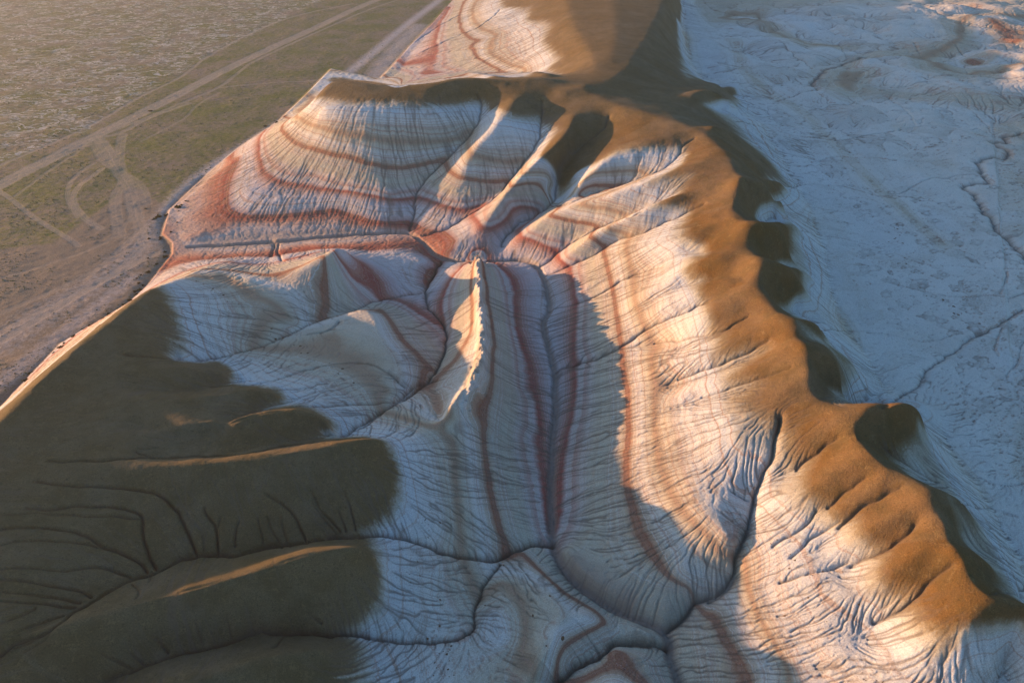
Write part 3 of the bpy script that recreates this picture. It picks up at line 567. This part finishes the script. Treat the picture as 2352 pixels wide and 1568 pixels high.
def accumulate(Z, n, steps, seed):
    vi, vj, sl = flow(Z); vi = vi.ravel(); vj = vj.ravel()
    r = np.random.default_rng(seed)
    a = (r.random(n)*(nx-3)+1).astype(np.float32); b = (r.random(n)*(ny-3)+1).astype(np.float32)
    acc = np.zeros(nx*ny, np.float32); Zr = Z.ravel(); zp = None
    live = np.ones(n, bool)
    for s_ in range(steps):
        q = b.astype(np.int32)*nx + a.astype(np.int32)
        acc += np.bincount(q, minlength=nx*ny)
        a = np.clip(a+vi[q], 1, nx-2.01); b = np.clip(b+vj[q], 1, ny-2.01)
        if s_ % 3 == 2:
            z_ = Zr[q]; 
            keep = np.ones(len(a), bool) if zp is None else (z_ < zp-.004)
            a, b, zp = a[keep], b[keep], z_[keep]
            if len(a) < 100: break
    return acc.reshape(ny, nx)
JJ, II = np.meshgrid(np.arange(ny, dtype=np.float32), np.arange(nx, dtype=np.float32), indexing='ij')
def trails(Zs, fields, doublings):      # average noise along the fall line, so that it turns into parallel rills
    vi, vj, _ = flow(Zs); di, dj = -vi.copy(), -vj.copy(); out = list(fields)
    for q in range(doublings):
        I2, J2 = II+di, JJ+dj
        out = [.5*(f + samp(f, I2, J2)) for f in out]
        if q < doublings-1: di, dj = di + samp(di, I2, J2), dj + samp(dj, I2, J2)
    co = blur(np.clip(np.hypot(di, dj)/(.5*2**(doublings-1)), 0, 1), 2)
    return [np.tanh((f-f.mean())/f.std()/2.2)*2.2*co for f in out]
n1, n2, n3 = trails(blur(Z, int(10*Q)), [noise(2.6*Q, 11), noise(5.5*Q, 12), noise(14*Q, 13)], 7)
smo = blur(Z, int(6*Q)); _gy, _gx = np.gradient(smo); SLP = np.hypot(_gx, _gy)/CELL
sw = np.maximum(np.clip((SLP-.05)/.25, .4, 1), eastf*.9)*(1-pw)
def notch(n, t): return np.clip(n-t, 0, 1.6)
def hair(n, w_): return np.exp(-(n/w_)**2)
RL = hair(n1-.15, .24)*np.clip(.8+.4*n2, .3, 1.3)
RL2 = hair(n2-.2, .14)*np.clip(.6+.5*n3, .1, 1.3)
co_ = np.clip(np.abs(n1)+np.abs(n2)+np.abs(n3), 0, .5)*2
lw = np.clip(.55+.45*n3, .15, 1.3)
farm = 1-.55*np.clip((GF.Y-190)/60, 0, 1)*(~east)
CS = np.minimum((CELL/.2)**.25, 1.4)*.7*farm
Z -= sw*(1-.8*capm)*CS*co_*(.18*RL + .24*RL2 + .10*notch(n2, .9)*lw + .03*n1 + .05*n2 + .06*n3)
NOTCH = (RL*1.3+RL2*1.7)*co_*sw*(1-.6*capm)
RILL = np.zeros((ny, nx), np.float32)
area = nx*ny
zone = rough*np.clip(.25+.5*eastf+.75*np.clip(flow(blur(Zsm, 4))[2]/.35, 0, 1), 0, 1)

for k in range(5):
    A = accumulate(Z, int(area*.16), int(200*max(Q, .5)), 100+k)
    A = blur(A, 1)
    L = np.clip(np.log1p(A/1.2)-1.0, 0, 2.4)
    inc = L*.02*np.minimum((CELL/.25)**.25, 1.3)*zone*farm*(1-.75*capm)
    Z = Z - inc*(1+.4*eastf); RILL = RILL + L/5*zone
    Z = Z + (blur(Z, 1)-Z)*.25
    p = np.pad(Z, 1, mode='edge'); Z = np.maximum(Z, mn8(p))
# keep the mean level
dz = Z-Zsm
Z = Z - blur(resize(resize(dz, ny//16, nx//16), ny, nx), 1)*.8
Z = np.where(pw > .98, Z*0, Z*(1-pw*.9))
Z += pw*(.05*wnoise(2.5)+.12*wnoise(11)) - ROAD*pw*.12 - WASH*.5*pw
print('erosion', round(time.time()-T0, 1))
# wash of colour down the slope
STRAT = ZS0 + OFF + (.05*n1+.08*n2+.03*noise(2.5, 31))*(1+(3.5+4*(GF.X < 0))*np.clip((Zsm+OFF-31)/4, 0, 1)*np.clip((41-Zsm-OFF)/4, 0, 1)) + .2*wnoise(14, ox=60)
STREAK = .5*n1+.5*n2; RILL = RILL*.5+NOTCH*.9+np.clip(CR-.15, 0, 1.3)*1.3+eastf*np.clip(RILL-.9, 0, 2)*.3  # RILL masks rill and crack bottoms for painted crevice shade
EOFMARK = 1

# ------------------------------------------------------------------ materials
def nodes(name):
    m = bpy.data.materials.new(name); m.use_nodes = True; nt = m.node_tree; nt.nodes.clear()
    out = nt.nodes.new('ShaderNodeOutputMaterial'); b = nt.nodes.new('ShaderNodeBsdfPrincipled')
    b.inputs['Roughness'].default_value = .95; b.inputs['Specular IOR Level'].default_value = .1
    nt.links.new(b.outputs[0], out.inputs[0]); return m, nt, b
class NT:
    def __init__(s, nt): s.nt = nt
    def n(s, t, **k):
        x = s.nt.nodes.new(t)
        for a, v in k.items(): setattr(x, a, v)
        return x
    def l(s, a, b): s.nt.links.new(a, b)
    def attr(s, nm): return s.n('ShaderNodeAttribute', attribute_name=nm).outputs['Fac']
    def math(s, op, a, b=None, c=None, clamp=False):
        x = s.n('ShaderNodeMath', operation=op, use_clamp=clamp)
        for k, v in enumerate((a, b, c)):
            if v is None: continue
            if isinstance(v, (int, float)): x.inputs[k].default_value = v
            else: s.l(v, x.inputs[k])
        return x.outputs[0]
    def mix(s, f, a, b, mode='MIX'):
        x = s.n('ShaderNodeMix', data_type='RGBA', blend_type=mode)
        for k, v in ((0, f), (6, a), (7, b)):
            if isinstance(v, (int, float)): x.inputs[k].default_value = v
            elif isinstance(v, tuple): x.inputs[k].default_value = v+(1,)
            else: s.l(v, x.inputs[k])
        return x.outputs[2]
    def mr(s, v, a, b, c=0., d=1.):
        x = s.n('ShaderNodeMapRange'); s.l(v, x.inputs[0])
        for k, q in zip((1,2,3,4), (a,b,c,d)): x.inputs[k].default_value = q
        return x.outputs[0]
    def pos(s, sc=(1,1,1)):
        g = s.n('ShaderNodeNewGeometry'); m = s.n('ShaderNodeMapping'); s.l(g.outputs['Position'], m.inputs[0]); m.inputs['Scale'].default_value = sc; return m.outputs[0]
    def noise(s, vec, scale, det=4, rough=.55, dist=0):
        x = s.n('ShaderNodeTexNoise'); s.l(vec, x.inputs['Vector']); x.inputs['Scale'].default_value = scale; x.inputs['Detail'].default_value = det; x.inputs['Roughness'].default_value = rough; x.inputs['Distortion'].default_value = dist
        return x.outputs['Fac']
    def ramp(s, v, stops, interp='LINEAR'):
        x = s.n('ShaderNodeValToRGB'); s.l(v, x.inputs[0]); cr = x.color_ramp; cr.interpolation = interp
        while len(cr.elements) < len(stops): cr.elements.new(.5)
        for e, (p, c) in zip(cr.elements, stops): e.position = p; e.color = c+(1,)
        return x.outputs[0]
SMAX = 50.
RED=(.34,.075,.042); DRED=(.22,.04,.025); WHT=(.56,.53,.48); BLU=(.49,.51,.52); CRM=(.44,.37,.27); PNK=(.45,.30,.26); TAN=(.36,.23,.13); BRN=(.145,.075,.022)
STOPS=[(0,(.33,.25,.20)),(1.8,(.42,.33,.29)),(2.6,(.40,.22,.165)),(3.3,(.33,.10,.06)),(4.0,DRED),(4.6,(.24,.06,.035)),(5.3,(.43,.30,.27)),(6.4,(.50,.45,.43)),(9.0,(.47,.42,.42)),(10.4,(.44,.34,.33)),(11.3,(.36,.18,.15)),(11.9,(.26,.07,.05)),(12.3,(.29,.09,.07)),(12.8,(.42,.30,.27)),(13.4,(.48,.43,.39)),(13.9,(.40,.25,.22)),(14.6,(.45,.37,.32)),(16,(.42,.37,.28)),
       (18.4,(.45,.41,.33)),(19.3,(.40,.32,.23)),(19.8,(.21,.075,.04)),(20.3,(.25,.10,.06)),(20.9,(.42,.33,.24)),(22,WHT),(24.2,CRM),(24.8,(.34,.23,.15)),(25.2,(.34,.23,.15)),(25.9,CRM),(28,WHT),(32,BLU),(33.8,(.38,.35,.28)),(34.8,(.20,.145,.08)),(35.8,BRN),(50,BRN)]
def strata_mat(name, tint=None):
    m, nt, b = nodes(name); N = NT(nt)
    S = N.attr('strat'); P = N.pos()
    fine = N.noise(P, .9, 3); S2 = N.math('ADD', S, N.mr(fine, .3, .7, -.06, .06))
    k_ = 18; sd_ = N.math('DIVIDE', S2, SMAX)
    base = N.mix(N.math('GREATER_THAN', sd_, STOPS[k_][0]/SMAX), N.ramp(sd_, [(a/SMAX, c) for a, c in STOPS[:k_+1]]), N.ramp(sd_, [(a/SMAX, c) for a, c in STOPS[k_:]]))
    cx = N.n('ShaderNodeCombineXYZ'); N.l(S2, cx.inputs[0])
    lay = N.noise(cx.outputs[0], 1.3, 8, .85)
    below = N.mr(S, 33, 36, 1, 0)
    cx3 = N.n('ShaderNodeCombineXYZ'); N.l(S2, cx3.inputs[0]); cx3.inputs[1].default_value = 7.3
    thin = N.noise(cx3.outputs[0], 3.2, 3, .7); thin2 = N.noise(cx3.outputs[0], 7.5, 2, .6)
    gn = N.n('ShaderNodeNewGeometry'); sx = N.n('ShaderNodeSeparateXYZ'); N.l(gn.outputs['Normal'], sx.inputs[0])
    steep = N.mr(sx.outputs[2], .99, .95)
    patch = N.math('MULTIPLY', N.mr(N.noise(P, .02, 3, .5), .38, .6, .35, 1), steep)
    base = N.mix(N.math('MULTIPLY', N.math('MULTIPLY', N.mr(thin, .55, .60, 0, .7), below), patch), base, (.37,.22,.165))
    base = N.mix(N.math('MULTIPLY', N.math('MULTIPLY', N.mr(thin2, .58, .66, 0, .45), below), patch), base, (.30,.22,.15))
    base = N.mix(N.math('MULTIPLY', N.mr(lay, .51, .60, 0, .55), below), base, (.36,.28,.20))
    base = N.mix(N.math('MULTIPLY', N.mr(lay, .48, .40, 0, .6), below), base, (.56,.53,.50))
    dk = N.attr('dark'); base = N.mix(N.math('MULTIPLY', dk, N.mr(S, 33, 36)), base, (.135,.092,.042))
    # mottling, salt bloom, dust
    mot = N.noise(P, .035, 5, .6); base = N.mix(N.mr(mot, .4, .75, .0, .22), base, (.30,.25,.19), 'MIX')
    st = N.attr('streak'); base = N.mix(N.mr(st, .0, 1.6, .0, .30), base, (.24,.19,.13), 'MIX'); base = N.mix(N.mr(st, -.2, -1.6, .0, .30), base, (.62,.58,.53), 'MIX') if False else base
    grain = N.noise(P, 4.0, 5, .8); base = N.mix(1.0, base, N.ramp(grain, [(0.32,(.66,.66,.66)),(.68,(1.28,1.28,1.28))]), 'MULTIPLY')
    above = N.mr(S, 34, 37); pt = N.noise(P, .13, 6, .7)
    base = N.mix(N.math('MULTIPLY', above, N.mr(pt, .42, .62, 0, .55)), base, (.085,.062,.026)); base = N.mix(N.math('MULTIPLY', above, N.mr(N.noise(P, .5, 6, .8), .54, .68, 0, .55)), base, (.22,.15,.07)); base = N.mix(N.math('MULTIPLY', above, N.mr(N.noise(P, 1.3, 5, .8), .56, .68, 0, .6)), base, (.045,.032,.016))
    spk = N.noise(P, 1.9, 2, .5); smk = N.mr(N.noise(P, .06, 3, .6), .42, .62)
    near30 = N.mr(N.math('ABSOLUTE', N.math('SUBTRACT', S, 29.5)), 0.3, 2.0, 1, .25)
    base = N.mix(N.math('MULTIPLY', N.math('MULTIPLY', N.mr(spk, .66, .72), smk), N.math('MULTIPLY', near30, below)), base, (.10,.06,.035))
    rill_shade = N.attr('rill_shade'); base = N.mix(N.mr(rill_shade, .35, 2.4, 0, .6), base, (.13,.095,.07))  # crevice shade painted into the colour of rill and crack bottoms
    bed = N.attr('bed'); base = N.mix(N.math('MULTIPLY', bed, .8), base, (.24,.18,.145))
    N.l(base, b.inputs['Base Color'])
    bp = N.n('ShaderNodeBump'); N.l(N.math('ADD', .75, N.math('MULTIPLY', above, .25)), bp.inputs['Strength']); bp.inputs['Distance'].default_value = .34
    hb = N.math('ADD', N.noise(P, 2.6, 6, .72), N.math('MULTIPLY', N.noise(P, .7, 3), .6)); N.l(hb, bp.inputs['Height']); N.l(bp.outputs[0], b.inputs['Normal'])
    return m
def plain_mat(name):
    m, nt, b = nodes(name); N = NT(nt); P = N.pos()
    n1 = N.noise(P, .03, 6, .6); n2 = N.noise(P, .35, 5, .65)
    grass = N.attr('grass')
    g = N.math('MULTIPLY', N.mr(N.math('ADD', N.math('MULTIPLY', n1, .5), N.math('MULTIPLY', n2, .5)), .40, .58), grass)
    soil = N.mix(N.noise(P, .9, 4), (.17,.125,.09), (.25,.19,.14))
    gr = N.mix(N.noise(P, 1.5, 4), (.075,.085,.024), (.155,.155,.045))
    c = N.mix(g, soil, gr)
    Pv = N.pos((.5,1,1))
    v = N.noise(Pv, .12, 4, .6, 1.2); vein = N.mr(N.math('ABSOLUTE', N.math('SUBTRACT', v, .5)), .012, .045, 1, 0)
    vm = N.math('MULTIPLY', N.math('MULTIPLY', vein, N.mr(N.noise(P, .06, 4), .40, .52)), N.attr('vein'))
    c = N.mix(N.math('MULTIPLY', vm, .85), c, (.48,.42,.36))
    salt = N.attr('salt'); c = N.mix(N.math('MULTIPLY', N.mr(N.math('ADD', N.math('MULTIPLY', salt, .6), N.math('MULTIPLY', N.noise(P, .45, 7, .8), 1.1)), .72, 1.15), .8), c, (.46,.39,.36))
    rd = N.attr('road'); trk = N.noise(P, 1.2, 4, .6)
    c = N.mix(N.math('MULTIPLY', N.mr(rd, .05, .8), N.mr(trk, .2, .75, .45, 1.)), c, (.33,.26,.20))
    ws = N.attr('wash'); c = N.mix(N.mr(ws, .3, 1, 0, .8), c, (.17,.125,.10))
    sp = N.noise(P, 1.7, 5, .8); c = N.mix(N.mr(sp, .54, .66, 0, .7), c, (.06,.05,.025))
    N.l(c, b.inputs['Base Color'])
    bp = N.n('ShaderNodeBump'); bp.inputs['Strength'].default_value = .7; bp.inputs['Distance'].default_value = .3
    N.l(N.noise(P, 1.6, 6, .7), bp.inputs['Height']); N.l(bp.outputs[0], b.inputs['Normal'])
    return m
M_STR = strata_mat('banded_clay'); M_PLN = plain_mat('steppe_soil')

# ------------------------------------------------------------------ the ground sheet, split into its land forms
UF, VF = project(GF.X, GF.Y, Z)
bank = paint([(wline('H', [(1560,800),(1680,900),(1840,990),(2030,1060),(2200,1140),(2290,1080)]), 1, 3.2), (wline('I', [(0,1000),(120,960),(300,1010),(440,930)]), .8, 2.6)], gauss)
bed = np.maximum(ST*(1-pw), bank*1.0*np.clip(.75+.35*n3, .2, 1))
grass = np.clip(1.15-1.1*inpoly([(-300,600),(120,560),(300,430),(380,470),(420,560),(330,670),(0,960),(-400,1300)], U0, V0).astype(np.float32), 0, 1)
grass = blur(grass, 30)*np.clip(1-.6*SALT, 0, 1)
vein = blur(inpoly([(-3000,-300),(1000,-200),(780,-20),(620,60),(480,130),(330,215),(200,300),(-20,380),(-3000,1500)], U0, V0).astype(np.float32), 30)
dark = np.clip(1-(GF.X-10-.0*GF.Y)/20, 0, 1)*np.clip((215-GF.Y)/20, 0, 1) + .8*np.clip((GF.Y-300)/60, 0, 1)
att = dict(dark=dark, strat=STRAT, streak=STREAK, rill_shade=RILL, bed=bed, grass=grass, vein=vein, salt=SALT, road=ROAD, wash=WASH)
XY = (GF.X, GF.Y)
fc = lambda a: a[:-1,:-1]
wx, wy = GF.X, GF.Y
reg = np.zeros((ny, nx), np.int8)                     # 0 banded valley
SB = Zsm+OFF
reg[east] = 5                                          # eastern badlands
hillpoly_x, hillpoly_y = None, None
reg[(~east) & (SB > 33.5)] = 2
reg[(SB > 33.0) & east & (GF.X < cxs+70)] = 3          # ridge cap
yb = 230.
reg[(~east) & (SB > 33.5) & (GF.X > 25) & (GF.Y < 300)] = 3
reg[(~east) & (SB > 33.5) & (GF.Y >= 300)] = 4
reg[(ST > .55)] = 6
reg[plain] = 1
ROADM = blur(paint([(pline(t, p), st, wd) for t, p, wd, st in RD], flat), 1)
reg[plain & (ROADM > .45)] = 7
reg[(FN > .18)] = 8
NAMES = {0:('valley','terrain'),1:('ground','terrain'),2:('hill','terrain'),3:('ridge','terrain'),4:('plateau','terrain'),5:('badlands','terrain'),6:('stream_bed','terrain'),7:('road','road'),8:('rock_fin','')}
V = np.stack([GF.X, GF.Y, Z], -1).reshape(-1, 3).astype(np.float32)
jj, ii = np.meshgrid(np.arange(ny-1), np.arange(nx-1), indexing='ij')
q0 = (jj*nx+ii).ravel().astype(np.int32)
quads = np.stack([q0, q0+1, q0+nx+1, q0+nx], 1)
rf = fc(reg).ravel()
def sheet(name, faces, mat, names):
    used = np.zeros(len(V), bool); used[faces.ravel()] = True
    idx = np.full(len(V), -1, np.int32); idx[used] = np.arange(used.sum(), dtype=np.int32)
    f = idx[faces].ravel(); v = V[used]
    me = bpy.data.meshes.new(name); me.vertices.add(len(v)); me.vertices.foreach_set('co', v.ravel())
    me.loops.add(len(f)); me.loops.foreach_set('vertex_index', f)
    n = len(faces); me.polygons.add(n); me.polygons.foreach_set('loop_start', np.arange(0, 4*n, 4, dtype=np.int32)); me.polygons.foreach_set('loop_total', np.full(n, 4, np.int32))
    me.update(calc_edges=True); me.polygons.foreach_set('use_smooth', np.ones(n, bool))
    for a in names:
        at = me.attributes.new(a, 'FLOAT', 'POINT'); at.data.foreach_set('value', att[a].ravel()[used].astype(np.float32))
    me.materials.append(mat); ob = bpy.data.objects.new(name, me); sc.collection.objects.link(ob); return ob
STN = ('dark','strat','streak','rill_shade','bed'); PLN = ('grass','vein','salt','road','wash')
objs = {}
for r, (nm, _) in NAMES.items():
    fs = quads[rf == r]
    if not len(fs): continue
    isp = r in (1, 7)
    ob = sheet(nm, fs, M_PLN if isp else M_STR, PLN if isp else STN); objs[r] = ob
    if r != 8: ob['kind'] = 'structure'
if 8 in objs:
    objs[8]['label'] = 'jagged pale clay fin standing on edge in the middle of the banded valley'; objs[8]['category'] = 'rock outcrop'
# land beyond the surveyed sheet, to the horizon
def apron():
    c = [(-GF.D[0]*SM, Y0), (GF.D[0]*SM, Y0), (GF.D[-1]*SM, GF.y[-1]), (-GF.D[-1]*SM, GF.y[-1])]
    o_ = [(-9000,-6000),(9000,-6000),(9000,14000),(-9000,14000)]
    vs = [(x, y, -.4) for x, y in c]+[(x, y, -.4) for x, y in o_]
    me = bpy.data.meshes.new('far_plain'); me.from_pydata([(-14000,-14000,-1.2),(14000,-14000,-1.2),(14000,16000,-1.2),(-14000,16000,-1.2)], [], [(0,1,2,3)])
    me.materials.append(M_PLN)
    for a in PLN:
        at = me.attributes.new(a, 'FLOAT', 'POINT'); at.data.foreach_set('value', np.full(4, {'grass':1.,'vein':1.}.get(a, 0.), np.float32))
    ob = bpy.data.objects.new('far_plain', me); sc.collection.objects.link(ob); ob['kind'] = 'structure'
apron()
# ------------------------------------------------------------------ loose things lying on the ground
def ground_z(x, y): return samp(Z, *GF.ij(np.asarray(x, float), np.asarray(y, float)))
def plain_mat_simple(name, c1, c2, sc_=3.):
    m, nt, b = nodes(name); N = NT(nt); P = N.pos()
    N.l(N.mix(N.noise(P, sc_, 4), c1, c2), b.inputs['Base Color'])
    bp = N.n('ShaderNodeBump'); bp.inputs['Strength'].default_value = .6; bp.inputs['Distance'].default_value = .08
    N.l(N.noise(P, 9, 4), bp.inputs['Height']); N.l(bp.outputs[0], b.inputs['Normal']); return m
M_CLOD = plain_mat_simple('rusty_stone', (.10,.055,.03), (.17,.10,.055)); M_PALE = plain_mat_simple('pale_clod', (.42,.36,.28), (.55,.48,.38))
M_BUSH = plain_mat_simple('dry_bush', (.035,.032,.012), (.075,.062,.022), 8)
import bmesh
def rock_mesh(name, seed, mat, flatn=.65):
    r = np.random.default_rng(seed); bm = bmesh.new(); bmesh.ops.create_icosphere(bm, subdivisions=3, radius=1)
    cuts = [(Vector(r.normal(size=3)).normalized(), .62+.3*r.random()) for _ in range(9)]
    for v in bm.verts:
        p = v.co.copy()
        for n_, d_ in cuts:
            e = p.dot(n_)-d_
            if e > 0: p -= n_*e*.9
        p += Vector(r.normal(size=3))*.02; p.z *= flatn; v.co = p
    me = bpy.data.meshes.new(name); bm.to_mesh(me); bm.free(); me.materials.append(mat); return me
def bush_mesh(name, seed, n=260):
    r = np.random.default_rng(seed); vs, fs = [], []
    for q in range(n):
        a = r.random()*6.283; e = math.acos(1-r.random()*1.0); rad = .35+.65*r.random()**.5
        c = np.array([math.cos(a)*math.sin(e), math.sin(a)*math.sin(e), math.cos(e)*.75])*rad*(.8+.25*math.sin(3*a+seed)); c[2] = abs(c[2])
        d1 = r.normal(size=3); d1 /= np.linalg.norm(d1); d2 = np.cross(d1, r.normal(size=3)); d2 /= np.linalg.norm(d2)
        k = len(vs); L = .16+.1*r.random()
        vs += [tuple(c-d1*L), tuple(c+d2*L*.4), tuple(c+d1*L), tuple(c-d2*L*.4)]; fs.append((k, k+1, k+2, k+3))
    for q in range(14):
        a = r.random()*6.283; e = r.random()*1.2; t = np.array([math.cos(a)*math.sin(e), math.sin(a)*math.sin(e), math.cos(e)*.7])*.8
        k = len(vs); w_ = .02; vs += [(w_, 0, -.1), (-w_, 0, -.1), (t[0], t[1], t[2])]; fs.append((k, k+1, k+2))
    me = bpy.data.meshes.new(name); me.from_pydata(vs, [], fs); me.materials.append(mat_b); return me
mat_b = M_BUSH
rocks = [rock_mesh('stone', q, M_CLOD) for q in range(4)]; pale = [rock_mesh('clod', 20+q, M_PALE) for q in range(3)]; bushes = [bush_mesh('shrub', q) for q in range(3)]
def put(name, me, x, y, size, label, cat, group=None, sink=.25):
    o_ = bpy.data.objects.new(name, me); sc.collection.objects.link(o_)
    zz = float(ground_z([x], [y])[0]); o_.location = (x, y, zz - size*sink*(0 if cat == 'shrub' else 1)+.0)
    o_.rotation_euler = (0, 0, rng.random()*6.28); o_.scale = (size, size*(.75+.4*rng.random()), size*(.8+.3*rng.random()))
    o_['label'] = label; o_['category'] = cat
    if group: o_['group'] = group
    return o_
def ORD(q):
    w_ = ['nearest', 'second', 'third', 'fourth', 'fifth', 'sixth', 'seventh', 'eighth', 'ninth', 'tenth', 'eleventh', 'twelfth', 'thirteenth', 'fourteenth', 'fifteenth', 'sixteenth', 'seventeenth', 'eighteenth', 'nineteenth', 'twentieth']
    if q < 20: return w_[q] + ('' if q == 0 else ' nearest')
    return 'twenty-' + w_[q-20].replace('nearest', 'first') + ' nearest'
def scatter(t, pts, n, spread, sizes, meshes, name, label, cat, group):
    xy = wline(t, pts, 4); P_ = [xy[int(rng.random()*len(xy))] + rng.normal(size=2)*spread for q in range(n)]
    P_.sort(key=lambda p: -project(p[0], p[1], float(ground_z([p[0]], [p[1]])[0]))[1])
    for q, p in enumerate(P_):
        sz = sizes[0]+(sizes[1]-sizes[0])*rng.random()**1.6
        put(name, meshes[int(rng.random()*len(meshes))], p[0], p[1], sz, label % ORD(q), cat, group)
scatter('D', [(450,480),(600,560),(780,660),(900,780),(1100,900),(1300,1030),(1450,1130)], 28, 1.5, (.22,.6), rocks, 'stone', '%s rusty stone of the diagonal trail across the pale left slope', 'stone', 'rusty stones strewn down the pale left slope')
scatter('F', [(1500,60),(1620,300),(1700,420),(1800,560),(1950,700),(2050,780)], 26, 2.2, (.28,.7), rocks, 'stone', '%s dark stone of the trail on the blue-grey ground right of the ridge', 'stone', 'dark stones on the ground east of the ridge')
scatter('H', [(560,900),(740,1000),(600,1240),(900,1300),(640,1400),(820,1420),(650,1540)], 20, 1.2, (.14,.36), rocks, 'stone', '%s rusty stone on the pale slope left of the bottom gullies', 'stone', 'rusty stones on the pale slope at the bottom')
scatter('I', [(380,480),(420,540),(700,650),(900,870),(1100,900)], 18, 2.5, (.12,.3), rocks, 'stone', '%s brown stone on the sunlit rilled slope below the ridge', 'stone', 'brown stones on the sunlit slope')
for t, p, sz, lb in [('H',(1495,1282),.55,'round dark red boulder on the grey knob at the bottom centre'),('H',(1418,1015),.38,'dark red boulder on the crest of the pale mound above the knob'),('H',(1125,815),.35,'dark stone at the gully fork left of the stream bed'),('I',(830,1135),.55,'orange boulder low on the sunlit slope'),('I',(1300,1060),.3,'orange stone in the middle of the sunlit lower slope'),
                     ('H',(1310,1135),.3,'dark red stone on the left shoulder of the pale mound'),('H',(1395,1330),.3,'rust-brown stone at the left rim of the grey knob'),('H',(715,540),.4,'orange-brown clod on the pale slope below the dark spur tip'),('H',(1005,1075),.28,'small dark stone beside the winding gully at the bottom'),('D',(2335,1165),.3,'dark stone on the lit wedge at the foot of the fin')]:
    x, y = wline(t, [p, (p[0]+1, p[1])], 5)[0]
    put('boulder', rocks[int(rng.random()*4)], x, y, sz, lb, 'boulder')
xy = []
for t, p, sz, lb in [('A',(930,1330),1.0,'dark bush alone beside the pale track fan'),('A',(1010,1385),2.0,'largest dark bush at the mouth of the canyon'),('A',(1065,1375),1.5,'dark bush right next to the canyon mouth'),('A',(985,1400),1.5,'dark bush just left of the largest one'),
                     ('A',(1690,805),1.6,'bush on the salt strip under the nose of the banded hill'),('A',(1770,795),1.3,'bush close to the foot of the banded hill'),('A',(960,710),1.6,'low green bush beside the dirt road')]:
    x, y = unproj(*tl(t, [p])[0], 0); put('bush', bushes[int(rng.random()*3)], x, y, sz, lb, 'bush')
for name, pts, n, lb in [('shrub', [(350,560),(400,505),(430,470),(300,690),(345,640),(385,585)], 26, 'dark shrub along the dry wash at the canyon mouth'), ('shrub', [(40,920),(120,830),(220,760),(300,700)], 16, 'dark shrub between the left hill and the plain')]:
    d = dens([(p[0], p[1]) for p in pts], 4)
    P_ = sorted([d[int(rng.random()*len(d))] + rng.normal(size=2)*(9, 5) for q in range(n)], key=lambda p: -p[1])
    for q, p in enumerate(P_):
        x, y = unproj(p[0], p[1], 0)
        put(name, bushes[int(rng.random()*3)], x, y, .6+.8*rng.random()**2, ORD(q) + ' ' + lb, 'shrub', lb.replace('dark shrub', 'dark shrubs'))
# steppe tufts nobody could count: one mesh
def tufts():
    r = np.random.default_rng(3); n = 26000; u = r.random(n)*1300-60; v = r.random(n)**.7*990-10
    ok = inpoly(PLAIN, u, v); x, y = unproj(u[ok], v[ok], 0)
    i_, j_ = GF.ij(x, y); ok = (samp(ROAD, i_, j_) < .2) & (samp(pw, i_, j_) > .97) & (wnoise(14, x, y) + .5*wnoise(5, x, y) > -.1) & (i_ > 1) & (i_ < nx-2) & (j_ < ny-2); x, y = x[ok], y[ok]
    zz = ground_z(x, y); m_ = len(x); sz = (.12+.3*r.random(m_)**2)*np.clip(np.hypot(x, y)/260, .8, 2.0)
    a = r.random((m_, 5))*6.283; V_ = np.zeros((m_, 6, 3), np.float32)
    for q in range(5):
        th = q*1.2566+a[:, 0]; rr = sz*(.7+.5*r.random(m_)); V_[:, q, 0] = x+np.cos(th)*rr; V_[:, q, 1] = y+np.sin(th)*rr; V_[:, q, 2] = zz-.03
    V_[:, 5, 0] = x; V_[:, 5, 1] = y; V_[:, 5, 2] = zz+sz*.75
    F_ = np.array([[q, (q+1) % 5, 5] for q in range(5)]); F_ = (F_[None]+np.arange(m_)[:, None, None]*6).reshape(-1, 3).astype(np.int32)
    me = bpy.data.meshes.new('steppe_scrub'); me.vertices.add(m_*6); me.vertices.foreach_set('co', V_.ravel()); me.loops.add(F_.size); me.loops.foreach_set('vertex_index', F_.ravel())
    me.polygons.add(len(F_)); me.polygons.foreach_set('loop_start', np.arange(0, F_.size, 3, dtype=np.int32)); me.polygons.foreach_set('loop_total', np.full(len(F_), 3, np.int32)); me.update(calc_edges=True)
    me.materials.append(plain_mat_simple('dry_grass', (.075,.07,.026), (.15,.13,.05), .8)); o_ = bpy.data.objects.new('steppe_scrub', me); sc.collection.objects.link(o_)
    o_['kind'] = 'stuff'; o_['label'] = 'low olive scrub and dry grass covering the flat plain'; o_['category'] = 'scrub'
tufts()
HAZE = .00008
if HAZE:
    me = bpy.data.meshes.new('haze'); bm = bmesh.new(); bmesh.ops.create_cube(bm, size=1); bm.to_mesh(me); bm.free()
    hz = bpy.data.objects.new('haze', me); sc.collection.objects.link(hz); hz.scale = (29000, 31000, CAM_H+16); hz.location = (0, 1000, (CAM_H+16)/2-6); hz['kind'] = 'stuff'; hz['label'] = 'thin warm evening haze over the whole plain'; hz['category'] = 'haze'
    m = bpy.data.materials.new('haze_air'); m.use_nodes = True; nt = m.node_tree; nt.nodes.clear(); out = nt.nodes.new('ShaderNodeOutputMaterial'); pv = nt.nodes.new('ShaderNodeVolumePrincipled')
    pv.inputs['Density'].default_value = HAZE; pv.inputs['Color'].default_value = (.95,.93,.9,1); pv.inputs['Anisotropy'].default_value = .45; nt.links.new(pv.outputs[0], out.inputs['Volume']); me.materials.append(m)
print('built', nx, ny, round(time.time()-T0, 1))
